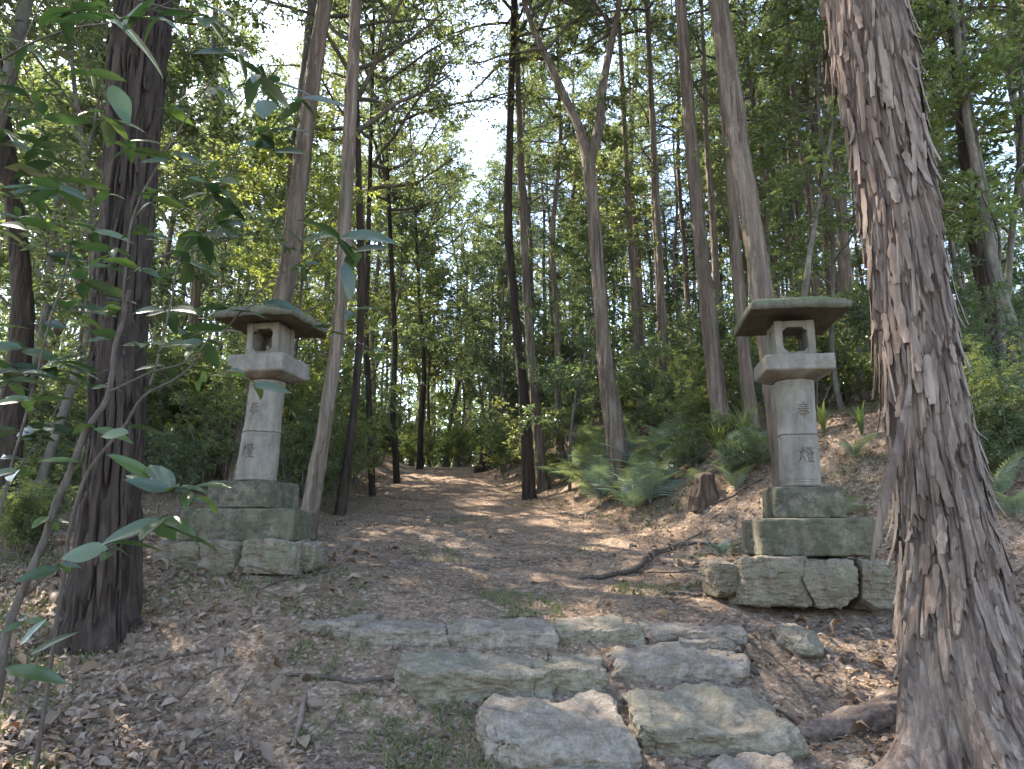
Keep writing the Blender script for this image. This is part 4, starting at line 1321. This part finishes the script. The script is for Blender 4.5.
stick('fallen_branch', 'pair of crossed thin sticks near the big cypress root', 'branch', [(755, 700), (790, 720), (850, 745)], [.005, .008, .005], G, forks=[([(770, 735), (820, 722), (850, 700)], [.004, .006, .003])])
stick('fallen_branch', 'stick lying in the litter left of the leaning lantern stones', 'branch', [(262, 590), (300, 578), (330, 572)], [.006, .009, .005], G)
stick('fallen_branch', 'twigs scattered under the thick dark trunk', 'branch', [(150, 668), (200, 655), (235, 650)], [.006, .008, .004], G, forks=[([(180, 700), (215, 672), (240, 668)], [.004, .005, .003]), ([(175, 760), (205, 735), (235, 722)], [.005, .005, .003])])
stick('fallen_branch', 'fallen stick on the leaf slope above the curved branch', 'branch', [(690, 512), (730, 498), (765, 480)], [.008, .012, .006], G)
GR = 'tree roots crossing the path'
stick('tree_root', 'low root across the path just above the top step, left part', 'root', [(330, 555), (400, 563), (470, 568), (520, 566)], [.02, .05, .045, .015], GR, 'bark_root', lift=0)
stick('tree_root', 'root bulging across the middle of the path', 'root', [(395, 533), (440, 541), (500, 546), (555, 541)], [.025, .07, .06, .02], GR, 'bark_root', lift=0)
stick('tree_root', 'root crossing where the path begins to narrow', 'root', [(370, 513), (420, 518), (470, 517)], [.03, .08, .03], GR, 'bark_root', lift=0)
stick('tree_root', 'furthest root crossing the path', 'root', [(385, 497), (430, 500), (470, 497)], [.03, .08, .03], GR, 'bark_root', lift=0)


# stumps
def stump(label, px, py, w, h, seed, mat='stump'):
    g = ground_hit(px, py); r0 = w / 2 * g[1] / F_PX; H = h * g[1] / F_PX
    P = np.array([[0, 0, -.1], [.01, 0, H * .4], [.03, .02, H]]);
    me, PP, rr, fr, S = trunk_mesh('tree_stump', P, [r0 * 1.15, r0, r0 * .85], M[mat], 90, 60, 'ridge', seed, .12, 5, .08)
    co = np.zeros(len(me.vertices) * 3, np.float32); me.vertices.foreach_get('co', co); co = co.reshape(-1, 3)
    t = np.clip(co[:, 2] / H, 0, 1) ** 2
    co[:, 2] += t * .25 * H * vn(co * np.array([14, 14, 3.0]) + seed, seed)
    me.vertices.foreach_set('co', co.ravel()); me.update()
    o = link('tree_stump', me, None, g)
    return tag(o, label, 'tree stump', 'old tree stumps')


stump('dark broken stump on the right side of the far path end', 488, 470, 17, 26, 5, 'bark_dark')
stump('reddish rotten stump among the plants left of the upright lantern', 704, 503, 20, 26, 6)
stump('small rotten stump by the base of the forked tree', 648, 447, 18, 20, 7)


# ------------------------------------------------------------------ ferns and grasses
def frond_mesh(L, seed):
    r = np.random.RandomState(seed); n = 15
    t = np.linspace(0, 1, 20)
    ax = np.stack([L * t * (.55 + .35 * t), t * 0, L * (.75 * t - .72 * t ** 2)], 1)
    A = Acc(); V, F = tube(ax, np.linspace(.004, .001, 20), 4); A.add(V, F)
    P, D, N, Ls, Ws = [], [], [], [], []
    for k in range(n):
        f = .16 + .82 * k / n; p = np.array([np.interp(f, t, ax[:, 0]), 0, np.interp(f, t, ax[:, 2])])
        tan = np.array([.9, 0, .75 - 1.44 * f]); tan /= np.linalg.norm(tan)
        l = L * .30 * math.sin(math.pi * min(1, .22 + f * .76)) ** .8
        for s in (-1, 1):
            dd = np.array([.35, s, -.12]) + tan * .15
            dd /= np.linalg.norm(dd); nn = np.cross(dd, tan) * -s; nn = nn / np.linalg.norm(nn)
            m = 10
            for q in range(m):          # leaflets along each pinna
                b = p + dd * l * q / m
                for s2 in (-1, 1):
                    P.append(b); D.append(dd * .5 + s2 * tan * .9); N.append(nn); Ls.append(L * .034 * (1.15 - q / m)); Ws.append(l * .075)
            P.append(p); D.append(dd); N.append(nn); Ls.append(l); Ws.append(l * .06)
    V, F = leaf_cloud(np.array(P), np.array(D, float), np.array(N, float) + r.normal(size=(len(P), 3)) * .15, np.array(Ls), np.array(Ws), .05, .06)
    A.add(V, F)
    return A.mesh('frond', M['fern'], False)


FR = [frond_mesh(.75, 1), frond_mesh(.6, 2), frond_mesh(.5, 3)]
fr_rng = random.Random(4)
FERNS = [(545, 470, 'smallest, right by the path below the two close trunks'), (700, 487, 'hanging over the rotten stump'), (735, 492, 'low between the rotten stump and the upright lantern'), (580, 455, 'upper left of the fern bank, among the shrubs'), (625, 470, 'in the thick of the fern bank, left of its centre'), (600, 505, 'spilling on to the litter below the fern bank'), (663, 488, 'right of the centre of the fern bank'), (680, 452, 'at the upper right end of the fern bank'), (632, 512, 'lowest of all, with fronds lying on the dead leaves'),
         (572, 476, 'topmost on the left of the fern bank'), (588, 492, 'at the foot of the fern bank, nearest the path'), (610, 462, 'high in the middle of the fern bank'), (615, 500, 'lowest in the middle of the fern bank'),
         (640, 480, 'large and arching in the centre of the fern bank'), (650, 505, 'on the lower right of the fern bank'), (668, 465, 'on the upper right of the fern bank'), (600, 478, 'with pale fronds left of the centre of the fern bank'),
         (556, 463, 'at the left tip of the fern bank'), (636, 452, 'at the top of the fern bank beside the rotten stump'), (690, 470, 'above the reddish rotten stump'), (722, 560, 'beside the foundation of the upright lantern'),
         (1010, 470, 'on the slope right of the shaggy cypress'), (1000, 500, 'low on the slope right of the shaggy cypress'), (1018, 520, 'at the right edge under the slope'), (855, 462, 'just right of the upright lantern shaft'),
         (840, 520, 'between the upright lantern plinth and the cypress'), (985, 445, 'high on the slope right of the shaggy cypress')]
frr = random.Random(31)
PL = {0: 'upper left part', 1: 'middle part', 2: 'right part'}
for _ in range(22):
    px = frr.uniform(555, 770); lo = 505 - max(0, (px - 640)) * .25; py = frr.uniform(425, lo)
    FERNS.append((px, py, None))
for k, (px, py, lab) in enumerate(FERNS):
    g = ground_hit(px, py)
    if lab: rt = thing('fern', 'green fern ' + lab, 'fern', g, fr_rng.random() * 6, 'ferns on the right bank')
    else:
        z_ = PL[0 if px < 620 else (1 if px < 700 else 2)]
        rt = thing('fern', 'one of the tangled ferns filling the ' + z_ + ' of the right bank', 'fern', g, fr_rng.random() * 6, 'tangled ferns in the ' + z_ + ' of the bank')
    s = fr_rng.uniform(.8, 1.15) * (1.1 if 560 < px < 680 else .75)
    if px == 722: s *= .6
    nf = 7 if px < 700 else 6
    for q in range(nf):
        o = link('frond', FR[q % 3], rt, (0, 0, .02), (fr_rng.uniform(-.25, .25), fr_rng.uniform(-.95, -.25), q * 2 * math.pi / nf + fr_rng.uniform(-.3, .3)), s * fr_rng.uniform(.75, 1.1))


def blades(n, H, seed, w=.012, spread=.5):
    r = np.random.RandomState(seed); A = Acc()
    for k in range(n):
        a = r.rand() * 6.28; h = H * r.uniform(.5, 1); sp = spread * r.uniform(.4, 1.3)
        t = np.linspace(0, 1, 7); rad = h * sp * t ** 1.7; z = h * (t * 1.1 - .35 * sp * 2 * t ** 3)
        ax = np.stack([math.cos(a) * rad, math.sin(a) * rad, z], 1); S = np.array([-math.sin(a), math.cos(a), 0]) * w * r.uniform(.6, 1.2)
        ww = np.sin(math.pi * np.clip(.12 + t * .88, 0, 1))[:, None]
        V = np.stack([ax - S * ww, ax + S * ww], 1).reshape(-1, 3); A.add(V, grid_faces(2, 7))
    return A


GB = [blades(90, .95, 5, .009, .75).mesh('grass_clump', M['grass'], True), blades(70, .7, 6, .006, .8).mesh('grass_clump', M['grass'], True), blades(12, .55, 7, .028, .35).mesh('broad_leaf_clump', M['leaf_y'], True)]
GRASS = [(675, 412, 0, 1.0, 'tall arching grass clump above the fern bank'), (700, 432, 0, .9, 'arching grass clump left of the twin trunks behind the lantern'), (718, 455, 1, 1.1, 'thin grass clump on the bank left of the upright lantern'),
         (690, 448, 0, .8, 'grass clump over the reddish rotten stump'), (735, 470, 1, 1.0, 'wispy grass clump close to the upright lantern'), (655, 425, 1, 1.2, 'grass clump on the upper fern bank'),
         (745, 445, 1, 1.1, 'grass clump at the foot of the dark trunk behind the lantern')]
for px, py, k, s, lab in GRASS:
    g = ground_hit(px, py)
    tag(link('grass_clump', GB[k], None, g, (0, 0, px), s), lab, 'grass', 'grass clumps on the right bank')
for px, py, s, lab in ((824, 436, .8, 'bright broad-bladed plant right of the upright lantern shaft'), (862, 436, .75, 'bright broad-bladed plant close to the shaggy cypress'), (678, 512, .3, 'tiny bright yellow-green plant below the ferns')):
    g = ground_hit(px, py)
    tag(link('broad_leaf_plant', GB[2], None, g, (0, 0, px), s), lab, 'plant', 'bright broad-bladed plants')


# ------------------------------------------------------------------ the leafy twigs in front at the left
def big_leaf(acc, p, d, up, L, W, droop=.3, fold=.22):
    d = np.array(d, float); d /= np.linalg.norm(d); up = np.array(up, float)
    s = np.cross(d, up); s /= np.linalg.norm(s) + 1e-9; n = np.cross(s, d)
    m = 11; t = np.linspace(0, 1, m)
    w = W / 2 * (np.sin(math.pi * t ** .85) ** .8) * (1 - .15 * t); w[0] = .0012; w[-1] = .0006
    ax = p + np.outer(L * t, d) - np.outer(L * droop * t ** 2, n) + np.outer(.012 * L * np.sin(t * 9), s)
    V = np.stack([ax - w[:, None] * s + (w * fold)[:, None] * n, ax - (w * .5)[:, None] * s + (w * fold * .62)[:, None] * n, ax,
                  ax + (w * .5)[:, None] * s + (w * fold * .62)[:, None] * n, ax + w[:, None] * s + (w * fold)[:, None] * n], 1).reshape(-1, 3)
    acc.add(V, grid_faces(5, m))


fg = random.Random(12)


def shrub_front(label, stems, whorls, singles=(), name='leafy_sapling'):
    """stems: (Y0, Y1, [(px,py)...], r0, r1); whorls: (px, py, Y, n, len_px, spread); singles: (px,py,px2,py2,Y)"""
    Y0, Y1, pts, r0, r1 = stems[0]
    b = at(*pts[0], Y0)
    rt = thing(name, label, 'sapling', (b[0], b[1], gz1(b[0], b[1])), 0, 'leafy saplings in the left foreground')
    off = np.array(rt.location)
    for k, (Y0, Y1, pts, r0, r1) in enumerate(stems):
        P = np.array([at(a, c, Y0 + (Y1 - Y0) * i / (len(pts) - 1)) for i, (a, c) in enumerate(pts)])
        if k == 0:
            P = np.vstack([[P[0][0] - .03, P[0][1], gz1(P[0][0], P[0][1]) - .1], P])
        Q = catmull(P, 14 * len(P)); r = np.linspace(r0, r1, len(Q)) * .75
        Q = Q + .006 * np.stack([vn(Q * 9, 4), vn(Q * 9, 5), vn(Q * 9, 6)], 1)
        V, F = tube(Q - off, r * (1 + .06 * np.sin(np.arange(len(Q)) * 1.3)), 10)
        A = Acc(); A.add(V, F); link('stem' if k == 0 else 'branch', A.mesh('stem', M['twig']), rt)
    A = Acc(); n = 0
    for (px, py, Y, cnt, lp, facing) in whorls:
        p = at(px, py, Y) - off
        for k in range(cnt):
            a = k * 2 * math.pi / cnt + fg.uniform(-.5, .5)
            L = lp * Y / F_PX * fg.choice((.45, .7, .85, 1.0, 1.15))
            d = np.array([math.cos(a) + facing[0], math.sin(a) * .8 + facing[1] * .3, fg.uniform(-.25, .25) + facing[2]])
            big_leaf(A, p + np.array([fg.uniform(-.01, .01), 0, fg.uniform(-.015, .015)]), d, (fg.uniform(-.4, .4), fg.uniform(-1.1, .3), fg.uniform(.4, 1)), L, L * fg.uniform(.32, .44), fg.uniform(.05, .35))
    for (a, b_, c, d_, Y, wf) in singles:
        p, q = at(a, b_, Y) - off, at(c, d_, Y + fg.uniform(-.1, .1)) - off
        L = np.linalg.norm(q - p); big_leaf(A, p, q - p, (fg.uniform(-.3, .3), -.5, .8), L, L * wf, fg.uniform(.0, .2))
    link('foliage', A.mesh('foliage', M['leaf_big']), rt)
    return rt


def along(pts, Y, n, lp, jit=14):
    n = int(n * 1.35)
    """whorls spread along a pixel polyline"""
    P = catmull(np.array([(a, b, 0) for a, b in pts], float), n)
    return [(p[0] + fg.uniform(-jit, jit), p[1] + fg.uniform(-jit, jit), Y + fg.uniform(-.15, .15), fg.choice((3, 4, 4, 5)), lp * fg.uniform(.8, 1.2), (0, 0, fg.uniform(-.2, .1))) for p in P]


shrub_front('sapling with a long slanting stem and bluish glossy leaves in front of the thick trunk',
    [(2.45, 2.6, [(-4, 700), (5, 640), (35, 560), (62, 490), (90, 425), (108, 392), (118, 340), (130, 290)], .020, .010),
     (2.55, 2.6, [(108, 392), (150, 372), (190, 360), (215, 330)], .006, .003),
     (2.6, 2.7, [(122, 330), (128, 250), (140, 200), (185, 120), (215, 75)], .008, .003),
     (2.5, 2.2, [(20, 600), (60, 565), (110, 545), (150, 530), (158, 505)], .005, .003),
     (2.2, 2.2, [(155, 520), (165, 495), (172, 480)], .003, .002)],
    [(160, 520, 2.15, 6, 58, (.1, 0, -.1)), (172, 487, 2.15, 5, 52, (.2, 0, .1)), (60, 565, 2.4, 4, 42, (0, 0, 0)), (140, 345, 2.5, 4, 36, (.2, 0, 0)), (160, 350, 2.5, 4, 34, (.3, 0, 0)),
     (205, 378, 2.5, 3, 34, (.2, 0, 0)), (118, 305, 2.5, 3, 34, (0, 0, 0)), (140, 268, 2.55, 3, 40, (0, 0, 0)), (135, 150, 2.6, 4, 40, (0, 0, 0)), (128, 140, 2.6, 3, 44, (.2, 0, .1)), (215, 85, 2.7, 4, 42, (.2, 0, -.1)),
     (255, 385, 2.4, 3, 34, (.3, 0, 0)), (130, 430, 2.45, 2, 30, (0, 0, 0)), (95, 430, 2.5, 3, 34, (-.3, 0, 0)), (75, 465, 2.5, 3, 34, (-.3, 0, 0)), (48, 520, 2.5, 3, 36, (.4, 0, 0)), (110, 548, 2.3, 4, 42, (0, 0, 0)), (20, 470, 2.5, 4, 38, (0, 0, 0)), (30, 400, 2.6, 4, 38, (0, 0, 0)), (150, 480, 2.2, 4, 46, (.1, 0, .2)), (185, 495, 2.2, 3, 48, (.5, 0, 0)), (230, 372, 2.5, 3, 34, (.3, 0, 0)), (25, 620, 2.4, 3, 50, (.5, 0, 0))] + along([(120, 330), (128, 250), (140, 200), (185, 120)], 2.6, 7, 34, 18),
    [(30, 655, 78, 628, 2.3, .34), (5, 668, 68, 680, 2.3, .32), (20, 645, 45, 618, 2.35, .35), (150, 465, 175, 492, 2.2, .5), (190, 488, 228, 478, 2.2, .25)])
shrub_front('sapling with an arching bough reaching over the roof of the leaning lantern',
    [(3.3, 3.3, [(60, 600), (72, 520), (90, 470), (125, 425)], .012, .010),
     (3.3, 3.6, [(125, 425), (145, 395), (185, 372), (225, 330), (250, 300), (290, 268), (335, 242)], .009, .003),
     (3.5, 3.6, [(240, 312), (262, 302), (295, 306), (330, 328), (372, 350)], .004, .002),
     (3.3, 3.5, [(150, 385), (165, 330), (180, 260), (205, 210), (232, 165), (262, 98), (285, 60)], .007, .003),
     (3.5, 3.6, [(200, 225), (240, 190), (275, 150)], .003, .002)],
    along([(175, 362), (205, 340), (235, 312), (300, 262)], 3.5, 3, 38, 12) + [(215, 335, 3.5, 2, 34, (0, 0, 0)), (262, 300, 3.5, 2, 34, (0, 0, .1)), (330, 330, 3.5, 2, 30, (.2, 0, 0))] +
    along([(165, 330), (180, 260), (205, 210), (232, 165), (262, 98)], 3.45, 8, 44, 20) + along([(345, 240), (355, 255)], 3.6, 2, 44, 8) + [(385, 352, 3.6, 3, 34, (.2, 0, 0)), (352, 310, 3.6, 3, 36, (.1, 0, 0)), (275, 150, 3.6, 4, 44, (.2, 0, 0)), (268, 82, 3.5, 5, 48, (0, 0, 0)), (300, 100, 3.5, 4, 44, (.3, 0, -.2))],
    [(215, 95, 193, 82, 3.0, .5), (205, 70, 195, 92, 3.0, .55), (268, 100, 263, 118, 3.4, .6), (340, 240, 362, 268, 3.6, .45), (345, 262, 352, 300, 3.6, .35)])
shrub_front('thin sapling with many dark leaves along the left edge',
    [(3.0, 3.2, [(-10, 560), (8, 480), (25, 420), (45, 340), (70, 250), (82, 170), (98, 110)], .010, .004),
     (3.1, 3.2, [(8, 480), (40, 440), (70, 390), (110, 370)], .005, .002),
     (3.1, 3.2, [(60, 290), (40, 230), (30, 180)], .004, .002),
     (3.1, 3.1, [(0, 470), (30, 480), (60, 490)], .004, .002)],
    along([(25, 420), (45, 340), (70, 250), (82, 170)], 3.1, 9, 38, 30) + along([(0, 250), (30, 200), (60, 180)], 3.1, 5, 42, 25) + along([(10, 440), (50, 410), (90, 372)], 3.1, 6, 34, 20) + along([(0, 150), (40, 140), (50, 100)], 3.1, 4, 42, 20) + along([(0, 330), (20, 360), (10, 400)], 3.1, 4, 36, 20))
shrub_front('overhanging bough with large drooping leaves in the top left corner',
    [(2.7, 2.7, [(-60, 620), (-70, 400), (-55, 200), (-20, 75), (0, 60)], .016, .010),
     (2.7, 2.6, [(0, 60), (35, 42), (75, 27), (112, 22), (150, 10), (200, -10)], .007, .003),
     (2.7, 2.9, [(20, 50), (50, -5), (80, 50), (95, 95), (108, 125)], .004, .002),
     (2.5, 2.6, [(60, -40), (120, -5), (200, 15), (240, 40), (262, 75)], .006, .003)],
    [(120, 20, 2.4, 4, 62, (.1, 0, -.3)), (100, 10, 2.5, 4, 60, (0, 0, -.2)), (70, 8, 2.5, 4, 50, (0, 0, -.1)), (105, 115, 2.7, 4, 46, (.1, 0, -.3)), (90, 75, 2.7, 3, 46, (0, 0, -.2)), (160, 15, 2.5, 4, 54, (.3, 0, -.4)), (205, 15, 2.5, 4, 54, (.2, 0, -.4)), (235, 50, 2.6, 4, 50, (.2, 0, -.4)), (25, 45, 2.6, 3, 46, (0, 0, -.2)), (255, 75, 2.6, 3, 46, (.2, 0, -.5)), (30, 95, 2.7, 3, 44, (0, 0, 0))],
    [(128, 30, 158, -8, 2.4, .42), (125, 32, 142, 2, 2.4, .5), (112, 85, 130, 125, 2.6, .32), (195, 5, 235, 12, 2.5, .6)])

# ------------------------------------------------------------------ light
w = bpy.data.worlds.new('World'); sc.world = w; w.use_nodes = True
nt = w.node_tree; nt.nodes.clear()
sky = nt.nodes.new('ShaderNodeTexSky'); sky.sky_type = 'NISHITA'; sky.sun_disc = False
SUN_EL, SUN_AZ = R(52), R(-48)          # azimuth from +y, negative to the left
sky.sun_elevation = SUN_EL; sky.sun_rotation = SUN_AZ
sky.air_density = 1.0; sky.dust_density = 1.0; sky.ozone_density = 1.0
bg = nt.nodes.new('ShaderNodeBackground'); bg.inputs[1].default_value = .15
ow = nt.nodes.new('ShaderNodeOutputWorld')
nt.links.new(sky.outputs[0], bg.inputs[0]); nt.links.new(bg.outputs[0], ow.inputs[0])
ld = bpy.data.lights.new('sun', 'SUN'); ld.energy = 3.3; ld.angle = R(.6); ld.color = (1, .92, .8)
so = bpy.data.objects.new('sun', ld); C.objects.link(so)
sd = Vector((math.sin(SUN_AZ) * math.cos(SUN_EL), math.cos(SUN_AZ) * math.cos(SUN_EL), math.sin(SUN_EL)))
so.rotation_euler = sd.to_track_quat('Z', 'Y').to_euler()

sc.view_settings.view_transform = 'Standard'
sc.view_settings.look = 'None'
sc.view_settings.exposure = 2.9
sc.view_settings.use_white_balance = True
sc.view_settings.white_balance_temperature = 6850
sc.view_settings.white_balance_tint = 12
sc.view_settings.gamma = 1.0
sc.render.engine = 'CYCLES'
cy = sc.cycles
cy.max_bounces = 12; cy.diffuse_bounces = 9; cy.glossy_bounces = 2; cy.transmission_bounces = 9; cy.transparent_max_bounces = 4
cy.use_adaptive_sampling = True; cy.adaptive_threshold = .02
cy.use_denoising = True
cy.sample_clamp_indirect = 6.0
cy.caustics_reflective = False; cy.caustics_refractive = False
